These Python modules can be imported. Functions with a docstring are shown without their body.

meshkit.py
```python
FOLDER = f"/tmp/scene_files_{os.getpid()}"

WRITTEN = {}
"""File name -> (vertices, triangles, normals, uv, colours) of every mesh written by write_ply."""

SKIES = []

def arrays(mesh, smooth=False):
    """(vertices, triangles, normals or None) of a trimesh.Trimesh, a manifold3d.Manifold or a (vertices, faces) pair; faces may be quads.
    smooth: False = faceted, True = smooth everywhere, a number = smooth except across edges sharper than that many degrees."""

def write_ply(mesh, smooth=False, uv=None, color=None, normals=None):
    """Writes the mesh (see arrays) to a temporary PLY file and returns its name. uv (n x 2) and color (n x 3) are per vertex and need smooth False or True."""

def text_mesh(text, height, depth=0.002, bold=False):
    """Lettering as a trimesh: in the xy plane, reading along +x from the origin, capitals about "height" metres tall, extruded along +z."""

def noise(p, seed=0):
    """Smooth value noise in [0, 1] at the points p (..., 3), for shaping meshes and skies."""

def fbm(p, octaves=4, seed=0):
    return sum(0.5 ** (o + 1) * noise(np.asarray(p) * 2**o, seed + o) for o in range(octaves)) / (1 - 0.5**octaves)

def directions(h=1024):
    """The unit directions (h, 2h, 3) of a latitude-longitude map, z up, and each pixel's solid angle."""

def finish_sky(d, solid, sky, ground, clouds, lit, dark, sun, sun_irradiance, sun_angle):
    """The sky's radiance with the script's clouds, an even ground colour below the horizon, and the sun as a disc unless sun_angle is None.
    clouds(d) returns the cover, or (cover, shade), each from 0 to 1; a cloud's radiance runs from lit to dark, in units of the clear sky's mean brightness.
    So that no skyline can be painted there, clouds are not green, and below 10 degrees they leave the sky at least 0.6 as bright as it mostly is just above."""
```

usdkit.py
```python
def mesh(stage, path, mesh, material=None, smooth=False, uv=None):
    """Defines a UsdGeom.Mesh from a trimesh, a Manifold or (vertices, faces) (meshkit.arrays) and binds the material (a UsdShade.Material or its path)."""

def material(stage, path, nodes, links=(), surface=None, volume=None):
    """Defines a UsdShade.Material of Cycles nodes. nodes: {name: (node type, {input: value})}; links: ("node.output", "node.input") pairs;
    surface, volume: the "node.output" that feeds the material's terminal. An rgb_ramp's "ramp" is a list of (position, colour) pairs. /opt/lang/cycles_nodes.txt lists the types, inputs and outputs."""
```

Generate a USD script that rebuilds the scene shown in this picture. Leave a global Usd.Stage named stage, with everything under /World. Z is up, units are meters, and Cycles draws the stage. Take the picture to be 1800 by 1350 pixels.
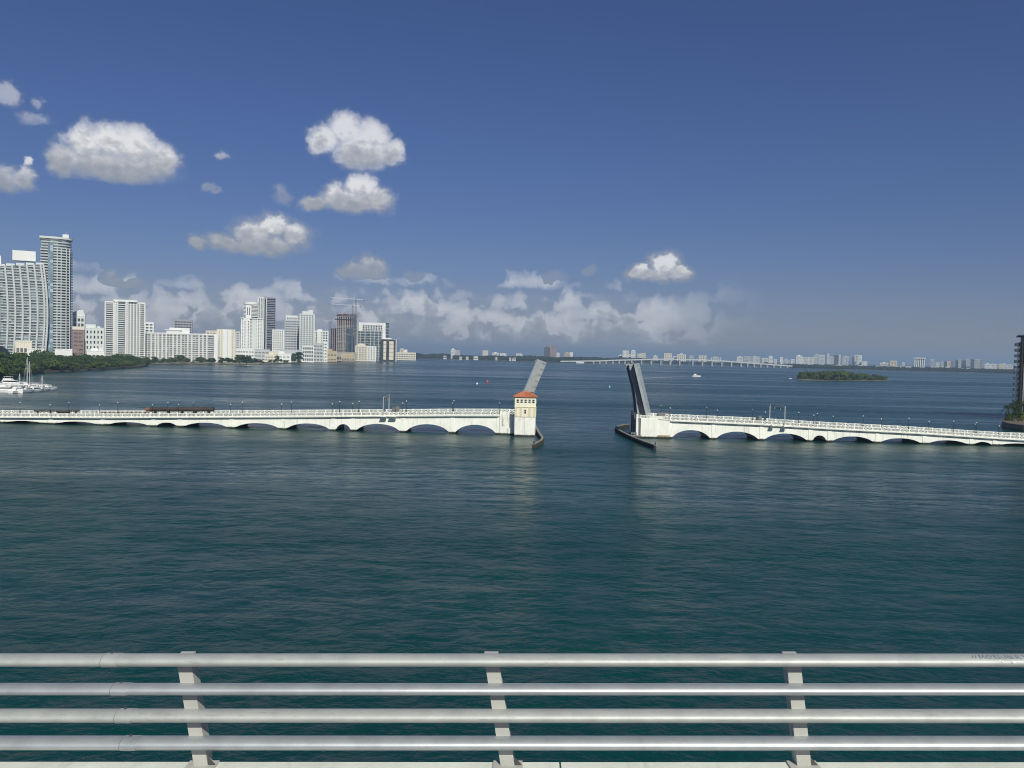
import math, random
import numpy as np, trimesh, usdkit, meshkit
from shapely import geometry as sg, ops as so
from pxr import Usd, UsdGeom, UsdLux, UsdShade, Gf, Sdf, Vt

stage = Usd.Stage.CreateInMemory()
UsdGeom.SetStageUpAxis(stage, 'Z')
UsdGeom.SetStageMetersPerUnit(stage, 1.0)
UsdGeom.Xform.Define(stage, '/World')
UsdGeom.Scope.Define(stage, '/World/Looks')
RNG = random.Random(7)

# ------------------------------------------------------------------ camera
EYE = np.array([0.0, 0.0, 25.6])
PITCH, ROLL, FPX = math.atan(51 / 1450), 0.0227, 1450.0
FWD = np.array([0, math.cos(PITCH), -math.sin(PITCH)])
_r0, _u0 = np.array([1.0, 0, 0]), np.array([0, math.sin(PITCH), math.cos(PITCH)])
RIGHT = math.cos(ROLL) * _r0 + math.sin(ROLL) * _u0
UP = -math.sin(ROLL) * _r0 + math.cos(ROLL) * _u0
cam = UsdGeom.Camera.Define(stage, '/World/camera')
cam.CreateFocalLengthAttr(36.0 * FPX / 1800)
cam.CreateHorizontalApertureAttr(36.0)
cam.CreateVerticalApertureAttr(27.0)
cam.CreateClippingRangeAttr(Gf.Vec2f(0.1, 100000))
cam.CreateFStopAttr(0.0)
cam.CreateExposureAttr(0.0)
_m = np.eye(4)
_m[0, :3], _m[1, :3], _m[2, :3], _m[3, :3] = RIGHT, UP, -FWD, EYE
cam.AddTransformOp().Set(Gf.Matrix4d(_m.tolist()))

def ray(px, py):
    return FWD + (px - 900) / FPX * RIGHT - (py - 675) / FPX * UP
def at(px, py, Y):
    d = ray(px, py); return EYE + d * (Y / d[1])
def on(px, py, z=0.0):
    d = ray(px, py); return EYE + d * ((z - EYE[2]) / d[2])
def azel(px, py):
    d = ray(px, py); d = d / np.linalg.norm(d)
    return math.atan2(d[0], d[1]), math.asin(d[2])

# ------------------------------------------------------------------ material node helper
class G:
    """A small node graph: n() adds a node and gives its name; links are made from strings 'node.output'."""
    def __init__(self): self.nodes, self.links, self.k = {}, [], 0
    def n(self, kind, out=None, **inp):
        name = f'n{self.k}'; self.k += 1
        vals = {}
        for k, v in inp.items():
            if isinstance(v, str) and '.' in v and v.split('.')[0] in self.nodes: self.links.append((v, f'{name}.{k}'))
            else: vals[k] = v
        self.nodes[name] = (kind, vals)
        return f'{name}.{out}' if out else name
    def m(self, op, a, b=0.0, c=0.0, clamp=False):
        return self.n('math', 'value', math_type=op, value1=a, value2=b, value3=c, use_clamp=clamp)
    def vm(self, op, a, b=(0, 0, 0), c=(0, 0, 0), out='vector', **k):
        return self.n('vector_math', out, math_type=op, vector1=a, vector2=b, vector3=c, **k)
    def mix(self, f, a, b, t='mix'):
        return self.n('mix_color', 'result', blend_type=t, fac=f, a=a, b=b)
    def sstep(self, v, lo, hi, to0=0.0, to1=1.0):
        return self.n('map_range', 'result', range_type='smoothstep', value=v, from_min=lo, from_max=hi, to_min=to0, to_max=to1, clamp=True)
    def lin(self, v, lo, hi, to0=0.0, to1=1.0):
        return self.n('map_range', 'result', range_type='linear', value=v, from_min=lo, from_max=hi, to_min=to0, to_max=to1, clamp=True)
    def noise(self, vec, scale=1.0, detail=2.0, rough=0.5, out='fac', **k):
        return self.n('noise_texture', out, dimensions='3D', type='fBM', vector=vec, scale=scale, detail=detail, roughness=rough, **k)
    def make(self, name, surface=None, volume=None):
        return usdkit.material(stage, '/World/Looks/' + name, self.nodes, self.links, surface=surface, volume=volume)

# ------------------------------------------------------------------ sun and sky
SUN = np.array([0.25, -0.72, 0.0]); SUN[2] = math.sqrt(1 - SUN @ SUN)
SUN_EL, SUN_ROT = math.asin(SUN[2]), math.atan2(SUN[0], SUN[1])
sun = UsdLux.DistantLight.Define(stage, '/World/sun_light')
sun.CreateIntensityAttr(1.2); sun.CreateAngleAttr(0.5); sun.CreateNormalizeAttr(True)
sun.CreateColorAttr(Gf.Vec3f(1.0, 0.97, 0.85))
_z = SUN; _x = np.cross([0, 0, 1.0], _z); _x /= np.linalg.norm(_x); _y = np.cross(_z, _x)
_m = np.eye(4); _m[0, :3], _m[1, :3], _m[2, :3] = _x, _y, _z
sun.AddTransformOp().Set(Gf.Matrix4d(_m.tolist()))

SKY_STRENGTH = 0.055
g = G()
tc = g.n('texture_coordinate', 'generated')
sx = g.n('sky_texture', 'color', sky_type='single_scattering', sun_disc=False, sun_elevation=SUN_EL, sun_rotation=SUN_ROT, altitude=200.0, air_density=1.3, aerosol_density=0.0, ozone_density=12.0)
sep = g.n('separate_xyz', vector=tc)
AZ = g.m('arctan2', f'{sep}.x', f'{sep}.y')
EL = g.m('arcsine', f'{sep}.z')
p = g.n('combine_xyz', 'vector', x=AZ, y=EL, z=0.0)
# domain warp gives the cauliflower edges
w1 = g.vm('subtract', g.noise(p, 34.0, 3.0, 0.55, 'color'), (0.5, 0.5, 0.5))
w2 = g.vm('subtract', g.noise(p, 130.0, 3.0, 0.6, 'color'), (0.5, 0.5, 0.5))
pw = g.vm('multiply_add', w2, (0.011, 0.009, 0), g.vm('multiply_add', w1, (0.030, 0.022, 0), p))
billow = g.noise(g.vm('multiply', p, (1.0, 1.25, 1.0)), 75.0, 4.0, 0.55)
billow2 = g.noise(p, 26.0, 2.0, 0.5)
# (bottom line y, soft, opacity, lobes [(x, y, rx, ry)]) in photograph pixels, turned into directions of the sky
CLOUDS = [
    (320, 14, 0.97, [(112, 284, 36, 36), (150, 256, 46, 40), (195, 248, 46, 38), (240, 256, 50, 40), (285, 286, 44, 36), (205, 296, 128, 34)]),
    (308, 34, 0.86, [(568, 246, 34, 30), (608, 228, 42, 34), (648, 246, 46, 40), (690, 268, 32, 26), (635, 270, 62, 36)]),
    (378, 12, 0.95, [(555, 356, 34, 18), (595, 346, 42, 28), (637, 334, 38, 30), (668, 352, 32, 28), (620, 360, 70, 20)]),
    (452, 14, 0.95, [(395, 428, 44, 20), (440, 408, 46, 34), (478, 398, 44, 32), (520, 412, 44, 32), (460, 432, 96, 22), (350, 424, 22, 14)]),
    (490, 10, 0.85, [(626, 474, 34, 18), (652, 466, 36, 24), (606, 480, 22, 12), (640, 480, 48, 14)]),
    (340, 16, 0.85, [(0, 315, 52, 28), (40, 318, 32, 24), (45, 288, 12, 16)]),
    (190, 22, 0.42, [(6, 168, 38, 24), (-40, 165, 50, 30)]),
    (226, 30, 0.30, [(60, 208, 46, 14), (72, 180, 18, 14), (150, 222, 26, 22)]),
    (500, 12, 0.92, [(1165, 466, 40, 28), (1128, 482, 42, 18), (1192, 482, 30, 22), (1160, 484, 62, 16)]),
    (502, 12, 0.70, [(193, 486, 34, 18), (230, 496, 34, 12)]),
    (500, 10, 0.45, [(497, 341, 22, 16), (730, 484, 20, 13), (973, 487, 26, 14), (1033, 474, 20, 12), (392, 272, 20, 9), (372, 332, 18, 9)]),
]
px_rad = 1 / FPX
cover, shade = 0.0, 0.0
for bot, soft, opac, lobes in CLOUDS:
    q = None
    for (x, y, rx, ry) in lobes:
        a0, e0 = azel(x, y)
        c = math.cos(math.atan((x - 900) / FPX))
        sxr, syr = 1 / (rx * px_rad * c * c), 1 / (ry * px_rad * c)
        L = g.vm('length', g.vm('multiply_add', pw, (sxr, syr, 0), (-a0 * sxr, -e0 * syr, 0)), out='value')
        q = L if q is None else g.m('smoothmin', q, L, 0.18)
    xm = sum(l[0] for l in lobes) / len(lobes)
    eb = azel(xm, bot)[1]; et = azel(xm, min(l[1] - l[3] for l in lobes))[1]
    d = g.m('subtract', 1.0, q)
    if len(set(l[1] for l in lobes)) and max(l[1] for l in lobes) - min(l[1] for l in lobes) < 90:
        d = g.m('subtract', d, g.m('maximum', g.m('multiply', g.m('subtract', eb, EL), 1 / (1.7 * soft * px_rad)), 0.0))
    ht = 1.35 / max(et - eb, 0.004)
    t = g.m('multiply_add', EL, ht, -eb * ht) if max(l[1] for l in lobes) - min(l[1] for l in lobes) < 90 else 0.55
    al = g.m('multiply', g.sstep(d, -0.08, 0.62), opac)
    if bot > 495 and not isinstance(t, float): t = g.m('add', t, 0.32)
    rim = g.lin(d, 0.1, 1.0, 0.16, -0.10)
    tt = g.m('add', t, rim)
    if cover == 0.0: cover, shade = al, tt
    else:
        shade = g.n('mix_float', 'result', fac=al, a=shade, b=tt, use_clamp=True)
        cover = g.m('subtract', 1.0, g.m('multiply', g.m('subtract', 1.0, cover), g.m('subtract', 1.0, al)))
# the far bank of cumulus: rows of flat based puffs standing one behind the other down to the horizon
def rad(d): return math.radians(d)
azw = g.m('multiply_add', billow2, 0.08, AZ)
bank_az = g.m('maximum', g.sstep(azw, rad(19.5), rad(9.5)), g.sstep(azw, rad(55), rad(80)))
psep = g.n('separate_xyz', vector=pw)
AZW, ELW = f'{psep}.x', f'{psep}.y'
ROWS_C = [(0.5, 0.8, 14, 0.37, 0.34), (1.0, 0.9, 16, 0.40, 0.38), (1.6, 1.0, 13, 0.41, 0.42), (2.2, 1.0, 17, 0.42, 0.46), (2.8, 1.1, 12, 0.44, 0.50), (3.5, 1.15, 14, 0.47, 0.54), (4.2, 1.2, 10, 0.49, 0.58), (5.0, 1.1, 9, 0.54, 0.56)]
bcov, bsh = 0.0, 0.0
for k, (eb, H, fr, th, op) in enumerate(ROWS_C):
    eb, H = rad(eb), rad(H)
    prof = g.n('noise_texture', 'fac', dimensions='2D', type='fBM', vector=g.n('combine_xyz', 'vector', x=AZW, y=3.7 * k + 1.3), scale=float(fr), detail=3.0, roughness=0.6)
    hh = g.m('multiply', g.m('subtract', prof, th), 5.5)
    tz = g.m('multiply', g.m('subtract', ELW, eb), 1 / H)
    d = g.m('subtract', hh, tz)
    al = g.m('multiply', g.m('multiply', g.sstep(d, -0.15, 0.75), g.sstep(tz, -0.45, 0.25)), op)
    sk = g.m('add', g.m('multiply', g.m('divide', tz, g.m('maximum', hh, 0.25)), 0.44), 0.0 + 0.025 * k)
    if k == 0: bcov, bsh = al, sk
    else:
        bsh = g.n('mix_float', 'result', fac=al, a=bsh, b=sk, use_clamp=True)
        bcov = g.m('subtract', 1.0, g.m('multiply', g.m('subtract', 1.0, bcov), g.m('subtract', 1.0, al)))
# a thin veil joins the rows
veil = g.m('multiply', g.m('multiply', g.sstep(EL, rad(5.2), rad(1.5)), g.sstep(EL, rad(-0.3), rad(0.8))), g.lin(g.noise(g.vm('multiply', p, (1.0, 3.0, 1.0)), 14.0, 4.0, 0.6), 0.35, 0.65, 0.22, 0.58))
bsh = g.n('mix_float', 'result', fac=g.sstep(bcov, 0.0, 0.35), a=0.26, b=bsh, use_clamp=True)
bal = g.m('multiply', g.m('subtract', 1.0, g.m('multiply', g.m('subtract', 1.0, bcov), g.m('subtract', 1.0, veil))), bank_az)
shade = g.n('mix_float', 'result', fac=g.sstep(cover, 0.03, 0.5), a=bsh, b=shade, use_clamp=True)
cover = g.m('subtract', 1.0, g.m('multiply', g.m('subtract', 1.0, cover), g.m('subtract', 1.0, bal)))
sh = g.m('add', g.m('multiply_add', shade, 1.15, -0.02), g.m('multiply', g.m('subtract', billow, 0.5), 1.35))
CL = 1.0
ccol = g.n('rgb_ramp', 'color', fac=sh, ramp=[(0.0, (5.5, 6.1, 7.1)), (0.35, (6.9, 7.3, 8.1)), (0.7, (9.6, 9.8, 10.3)), (1.0, (14.6, 14.6, 14.8))])
skyc = g.mix(1.0, sx, (0.95, 0.78, 0.95), 'multiply')
col = g.n('mix_color', 'result', blend_type='mix', fac=cover, a=skyc, b=ccol)
bg = g.n('background_shader', 'background', color=col, strength=SKY_STRENGTH)
dome_mat = g.make('sky_material', surface=bg)
dome = UsdLux.DomeLight.Define(stage, '/World/sky')
dome.CreateIntensityAttr(1.0)
UsdShade.MaterialBindingAPI.Apply(dome.GetPrim()).Bind(dome_mat)
dome.GetPrim().SetCustomDataByKey('kind', 'structure')
dome.GetPrim().SetCustomDataByKey('label', 'deep blue sky with scattered white cumulus clouds')

# ------------------------------------------------------------------ scene helpers
_used = {}
def numbered(path):
    k = _used.get(path, 0); _used[path] = k + 1
    return path if k == 0 else f'{path}_{k:03d}'
def data(pr, **kw):
    for k, v in kw.items():
        if v: pr.SetCustomDataByKey(k, v)
    return pr
def thing(name, label, cat, loc=(0, 0, 0), rotz=0.0, group=None, kind=None):
    x = UsdGeom.Xform.Define(stage, numbered('/World/' + name))
    x.AddTranslateOp().Set(Gf.Vec3d(*[float(c) for c in loc]))
    if rotz: x.AddRotateZOp().Set(float(math.degrees(rotz)))
    return data(x.GetPrim(), label=label, category=cat, group=group, kind=kind)
def obj(name, mesh, material, parent=None, label=None, smooth=False, kind=None, cat=None, group=None):
    base = str(parent.GetPath()) if parent is not None else '/World'
    path = numbered(base + '/' + name)
    m = usdkit.mesh(stage, path, mesh, material, smooth=smooth)
    return data(m.GetPrim(), label=label, kind=kind, category=cat, group=group)
def copy_of(src, name, label, cat, loc, rotz=0.0, scale=None, group=None):
    x = UsdGeom.Xform.Define(stage, numbered('/World/' + name))
    x.GetPrim().GetReferences().AddInternalReference(src.GetPath())
    x.ClearXformOpOrder()
    x.AddTranslateOp(opSuffix='place').Set(Gf.Vec3d(*[float(c) for c in loc]))
    if rotz: x.AddRotateZOp(opSuffix='place').Set(float(math.degrees(rotz)))
    if scale is not None: x.AddScaleOp(opSuffix='place').Set(Gf.Vec3f(*([float(scale)] * 3 if np.ndim(scale) == 0 else [float(s) for s in scale])))
    x.GetPrim().SetInstanceable(True)
    return data(x.GetPrim(), label=label, category=cat, group=group)

def box(x0, x1, y0, y1, z0, z1):
    m = trimesh.creation.box([abs(x1 - x0), abs(y1 - y0), abs(z1 - z0)])
    m.apply_translation([(x0 + x1) / 2, (y0 + y1) / 2, (z0 + z1) / 2]); return m
def bar(a, b, w, h=None, up=(0, 0, 1)):
    """A rectangular bar from a to b, w wide sideways and h along up."""
    a, b, h = np.array(a, float), np.array(b, float), h or w
    d = b - a; L = np.linalg.norm(d); d /= L
    u = np.array(up, float); s = np.cross(d, u)
    if np.linalg.norm(s) < 1e-6: s = np.cross(d, [0, 1.0, 0])
    s /= np.linalg.norm(s); u = np.cross(s, d)
    m = trimesh.creation.box([L, w, h])
    T = np.eye(4); T[:3, 0], T[:3, 1], T[:3, 2], T[:3, 3] = d, s, u, (a + b) / 2
    m.apply_transform(T); return m
def tube(pts, r, sides=8):
    pts = np.asarray(pts, float)
    t = np.gradient(pts, axis=0); t /= np.linalg.norm(t, axis=1, keepdims=True)
    ref = np.array([0, 0, 1.0]) if abs(t[:, 2]).mean() < .8 else np.array([0, 1.0, 0])
    a = np.cross(t, ref); a /= np.linalg.norm(a, axis=1, keepdims=True); b = np.cross(t, a)
    r = np.broadcast_to(r, (len(pts),))
    ang = np.arange(sides) * 2 * np.pi / sides
    v = pts[:, None] + r[:, None, None] * (np.cos(ang)[None, :, None] * a[:, None] + np.sin(ang)[None, :, None] * b[:, None])
    n = len(pts); v = np.vstack([v.reshape(-1, 3), pts[:1], pts[-1:]])
    f = []
    for i in range(n - 1):
        for j in range(sides):
            k = (j + 1) % sides
            A, B, C, D = i * sides + j, i * sides + k, (i + 1) * sides + k, (i + 1) * sides + j
            f += [(A, B, C), (A, C, D)]
    for j in range(sides):
        k = (j + 1) % sides
        f += [(n * sides, k, j), (n * sides + 1, (n - 1) * sides + j, (n - 1) * sides + k)]
    m = trimesh.Trimesh(v, f, process=False); m.fix_normals(); return m
def cyl(x, y, z0, z1, r, r1=None, sides=12):
    return tube([(x, y, z0), (x, y, z1)], [r, r if r1 is None else r1], sides)
def cat(ms): return trimesh.util.concatenate(ms)
def extrude(poly, h):
    polys = getattr(poly, 'geoms', [poly])
    return cat([trimesh.creation.extrude_polygon(q, h, engine='earcut') for q in polys])
def xz_extrude(poly, y0, y1):
    """A polygon in x, z pulled along y from y0 to y1."""
    m = extrude(poly, y1 - y0)
    T = np.array([[1, 0, 0, 0], [0, 0, 1, y0], [0, 1, 0, 0], [0, 0, 0, 1.0]])
    m.apply_transform(T); m.invert(); 
    if m.is_watertight and m.volume < 0: m.invert()
    return m
def moved(m, T=None, loc=None, rz=0.0):
    m = m.copy()
    if rz: m.apply_transform(trimesh.transformations.rotation_matrix(rz, [0, 0, 1]))
    if T is not None: m.apply_transform(T)
    if loc is not None: m.apply_translation(loc)
    return m

# ------------------------------------------------------------------ materials
def paint(name, color, rough=0.6, var=0.10, scale=0.6, metallic=0.0, streak=0.0, streak_col=(0.10, 0.07, 0.05), tide=False, spec=0.4, coords='geometry', bump=0.0):
    """Plain coat with uneven tone; streak adds vertical rust and rain stains, tide a dark band of growth at the water."""
    g = G()
    pos = g.n('geometry', 'position') if coords == 'geometry' else g.n('texture_coordinate', 'object')
    n = g.noise(pos, scale, 5.0, 0.6)
    dark = tuple(c * (1 - 2 * var) for c in color); light = tuple(min(1, c * (1 + var)) for c in color)
    c = g.n('rgb_ramp', 'color', fac=n, ramp=[(0.25, dark), (0.5, color), (0.75, light)])
    if streak:
        s = g.noise(g.vm('multiply', pos, (2.2, 2.2, 0.16)), 1.0, 4.0, 0.65)
        c = g.mix(g.m('multiply', g.sstep(s, 0.54, 0.74), streak), c, streak_col)
    if tide:
        z = g.n('separate_xyz', vector=pos)
        zz = g.m('multiply_add', g.m('subtract', g.noise(pos, 1.3, 3.0), 0.5), 0.5, f'{z}.z')
        c = g.mix(g.sstep(zz, 0.75, 0.35), c, (0.028, 0.028, 0.018))
    kw = {}
    if bump: kw['normal'] = g.n('bump', 'normal', height=g.noise(pos, 8.0, 4.0, 0.6), strength=bump, distance=0.02)
    pb = g.n('principled_bsdf', 'BSDF', base_color=c, roughness=rough, metallic=metallic, specular_ior_level=spec, **kw)
    return g.make(name, surface=pb)
def glass_wall(name, color, rough=0.12, var=0.35, cell=(3.0, 3.0, 3.2)):
    """Facade glass: a dark glossy sheet whose panes differ (blinds, curtains, rooms)."""
    g = G(); pos = g.n('texture_coordinate', 'object')
    cellv = g.vm('floor', g.vm('divide', pos, cell))
    w = g.n('white_noise_texture', 'value', dimensions='3D', vector=cellv)
    c = g.n('rgb_ramp', 'color', fac=w, ramp=[(0.0, tuple(x * (1 - var) for x in color)), (0.7, color), (1.0, tuple(min(.6, x * (1 + 3 * var) + .03) for x in color))])
    pb = g.n('principled_bsdf', 'BSDF', base_color=c, roughness=rough, specular_ior_level=0.6)
    return g.make(name, surface=pb)
# ------------------------------------------------------------------ air
HAZE = 0.00013
g = G()
hz = g.n('principled_volume', 'volume', color=(0.60, 0.82, 1.0), density=HAZE, anisotropy=0.25)
obj('haze', box(-16000, 16000, -300, 26000, -4, 190), g.make('haze_air', volume=hz), kind='stuff', label='thin pale sea haze over the whole bay')

# ------------------------------------------------------------------ water
def water_material():
    g = G(); pos = g.n('geometry', 'position')
    rot = g.n('mapping', 'vector', vector=pos, rotation=(0, 0, math.radians(11)), scale=(0.65, 1.0, 1.0))
    rot2 = g.n('mapping', 'vector', vector=pos, rotation=(0, 0, math.radians(-24)), scale=(0.7, 1.0, 1.0))
    swell = g.noise(rot, 0.16, 2.0, 0.5)
    chop = g.noise(rot, 0.62, 4.0, 0.55, distortion=0.5)
    chop2 = g.noise(rot2, 1.5, 4.0, 0.6)
    # wind lanes: calmer and rougher streaks drawn out across the view
    lane = g.noise(g.n('mapping', 'vector', vector=pos, rotation=(0, 0, math.radians(-6)), scale=(0.10, 1.0, 1.0)), 0.013, 5.0, 0.65)
    gust = g.noise(pos, 0.02, 3.0, 0.55)
    amp = g.m('multiply', g.lin(lane, 0.36, 0.62, 0.22, 1.45), g.lin(gust, 0.3, 0.7, 0.5, 1.4))
    h = g.m('add', g.m('multiply', swell, 1.1), g.m('add', g.m('multiply', chop, 0.62), g.m('multiply', chop2, 0.20)))
    bump = g.n('bump', 'normal', height=g.m('multiply', h, amp), strength=1.0, distance=0.68, use_object_space=False)
    # short ripples as slopes, so that far water keeps its spread of slopes
    r1 = g.vm('subtract', g.noise(g.vm('multiply', rot, (1.4, 1.4, 1.4)), 1.0, 4.0, 0.65, 'color'), (0.5, 0.5, 0.5))
    r2 = g.vm('subtract', g.noise(g.vm('multiply', rot, (0.34, 0.34, 0.34)), 1.0, 3.0, 0.5, 'color'), (0.5, 0.5, 0.5))
    slope = g.vm('multiply_add', r2, (0.30, 0.50, 0.0), g.vm('multiply', r1, (0.30, 0.46, 0.0)))
    slope = g.n('vector_math', 'vector', math_type='scale', vector1=slope, scale=amp)
    nrm = g.vm('normalize', g.vm('add', bump, slope))
    deep = g.n('rgb_ramp', 'color', fac=g.noise(pos, 0.010, 4.0, 0.6), ramp=[(0.3, (0.0015, 0.029, 0.029)), (0.7, (0.0025, 0.046, 0.042))])
    pb = g.n('principled_bsdf', 'BSDF', base_color=deep, roughness=g.lin(lane, 0.36, 0.62, 0.13, 0.29), ior=1.333, specular_ior_level=0.27, normal=nrm)
    return g.make('bay_water', surface=pb)
obj('water', box(-15900, 15900, -290, 25900, -1.5, 0.0), water_material(), kind='structure', label='dark teal choppy bay water')
# ------------------------------------------------------------------ materials of the bridges
M_WHITE = paint('white_bridge_paint', (0.78, 0.79, 0.72), 0.75, 0.06, 0.35, streak=0.50, streak_col=(0.27, 0.22, 0.16), tide=True, spec=0.2, bump=0.15)
M_PIER = paint('stained_white_concrete', (0.76, 0.77, 0.70), 0.8, 0.06, 0.5, streak=0.70, streak_col=(0.20, 0.16, 0.12), tide=True, spec=0.2, bump=0.2)
M_DECK = paint('road_asphalt', (0.10, 0.10, 0.10), 0.9, 0.12, 0.8)
M_WALK = paint('grey_sidewalk', (0.26, 0.26, 0.25), 0.9, 0.1, 0.8)
M_STEEL = paint('grey_bridge_steel', (0.30, 0.325, 0.335), 0.5, 0.10, 0.5, streak=0.4, streak_col=(0.16, 0.15, 0.13))
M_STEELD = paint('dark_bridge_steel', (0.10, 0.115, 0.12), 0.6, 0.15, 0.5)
M_RAILMETAL = paint('galvanised_rail', (0.36, 0.385, 0.395), 0.5, 0.06, 2.0)
M_DARKGREEN = paint('dark_lamp_green', (0.012, 0.02, 0.02), 0.4, 0.1, 3.0)
M_GLOBE = paint('frosted_lamp_globe', (0.75, 0.76, 0.74), 0.25, 0.02, 3.0)
M_CREAM = paint('cream_render', (0.74, 0.70, 0.55), 0.75, 0.05, 0.8, streak=0.15, streak_col=(0.30, 0.22, 0.12))
M_CREAM2 = paint('deep_cream_trim', (0.62, 0.56, 0.40), 0.75, 0.05, 0.8)
M_TILE = paint('terracotta_tile', (0.46, 0.16, 0.08), 0.75, 0.25, 2.2)
M_PANE = glass_wall('dark_window_pane', (0.03, 0.035, 0.04), 0.08, 0.2)
M_TIMBER = paint('weathered_fender_timber', (0.22, 0.21, 0.185), 0.85, 0.22, 1.2, tide=True)
M_TIMBERD = paint('dark_wet_timber', (0.035, 0.033, 0.03), 0.7, 0.25, 1.2)
M_RUST = paint('rusty_pipe', (0.050, 0.041, 0.034), 0.8, 0.3, 0.9)
M_ORANGE = paint('orange_primer', (0.20, 0.085, 0.045), 0.7, 0.25, 0.8)
M_BOX = paint('grey_cabinet', (0.16, 0.16, 0.16), 0.5, 0.08, 2.0)

# ------------------------------------------------------------------ the two arched viaducts
YF, YB = 264.0, 277.0            # faces of the spandrel walls
def bx(px): return at(px, 745 + 0.0227 * (px - 900), YF)[0]
_prof = [(-400, 2.6), (0, 3.2), (200, 3.95), (407, 4.95), (586, 5.9), (709, 6.6), (795, 7.05), (885, 7.4), (1110, 7.5), (1177, 7.0), (1339, 6.4), (1458, 5.55), (1625, 4.65), (1749, 3.7), (1800, 3.35), (2200, 2.4)]
_px, _pz = [bx(a) for a, _ in _prof], [b for _, b in _prof]
def ztop(x): return float(np.interp(x, _px, _pz))
PAR_H, SLAB_T, OVER = 1.05, 0.38, 0.80
def zdeck(x): return ztop(x) - PAR_H

def prof_strip(x0, x1, y0, y1, top, bottom, n=None):
    """A slab between two heights that follow the road's rise."""
    xs = [x0] + [x for x in _px if x0 < x < x1] + [x1]
    poly = sg.Polygon([(x, top(x)) for x in xs] + [(x, bottom(x)) for x in reversed(xs)])
    return xz_extrude(poly, y0, y1)

def panel_mesh(x0, x1, yc, post_w=0.34, th=0.20):
    """One bay of the pierced parapet: a post, base and top rails and a lattice of crosses and rings."""
    L = x1 - x0; ms = []
    z = lambda x: 0.0
    ms.append(box(0, post_w, yc - th / 2 - 0.05, yc + th / 2 + 0.05, 0, PAR_H + 0.06))
    ms.append(box(post_w, L, yc - th / 2, yc + th / 2, 0, 0.17))
    ms.append(box(post_w, L, yc - th / 2 - 0.03, yc + th / 2 + 0.03, PAR_H - 0.17, PAR_H))
    n = max(1, int(round((L - post_w) / 1.05))); c = (L - post_w) / n
    for i in range(n):
        a, b = post_w + i * c, post_w + (i + 1) * c; zl, zh = 0.17, PAR_H - 0.17
        m, zm = (a + b) / 2, (zl + zh) / 2
        for (p, q) in (((a, zl), (m, zm)), ((m, zm), (b, zh)), ((a, zh), (m, zm)), ((m, zm), (b, zl))):
            ms.append(bar((p[0], yc, p[1]), (q[0], yc, q[1]), 0.13, 0.12))
        ms.append(box(b - 0.05, b + 0.05, yc - 0.075, yc + 0.075, zl, zh))
    m = cat(ms); v = m.vertices.copy()
    v[:, 0] += x0
    v[:, 2] += np.interp(v[:, 0], _px, _pz) - PAR_H
    m.vertices = v
    return m

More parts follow.
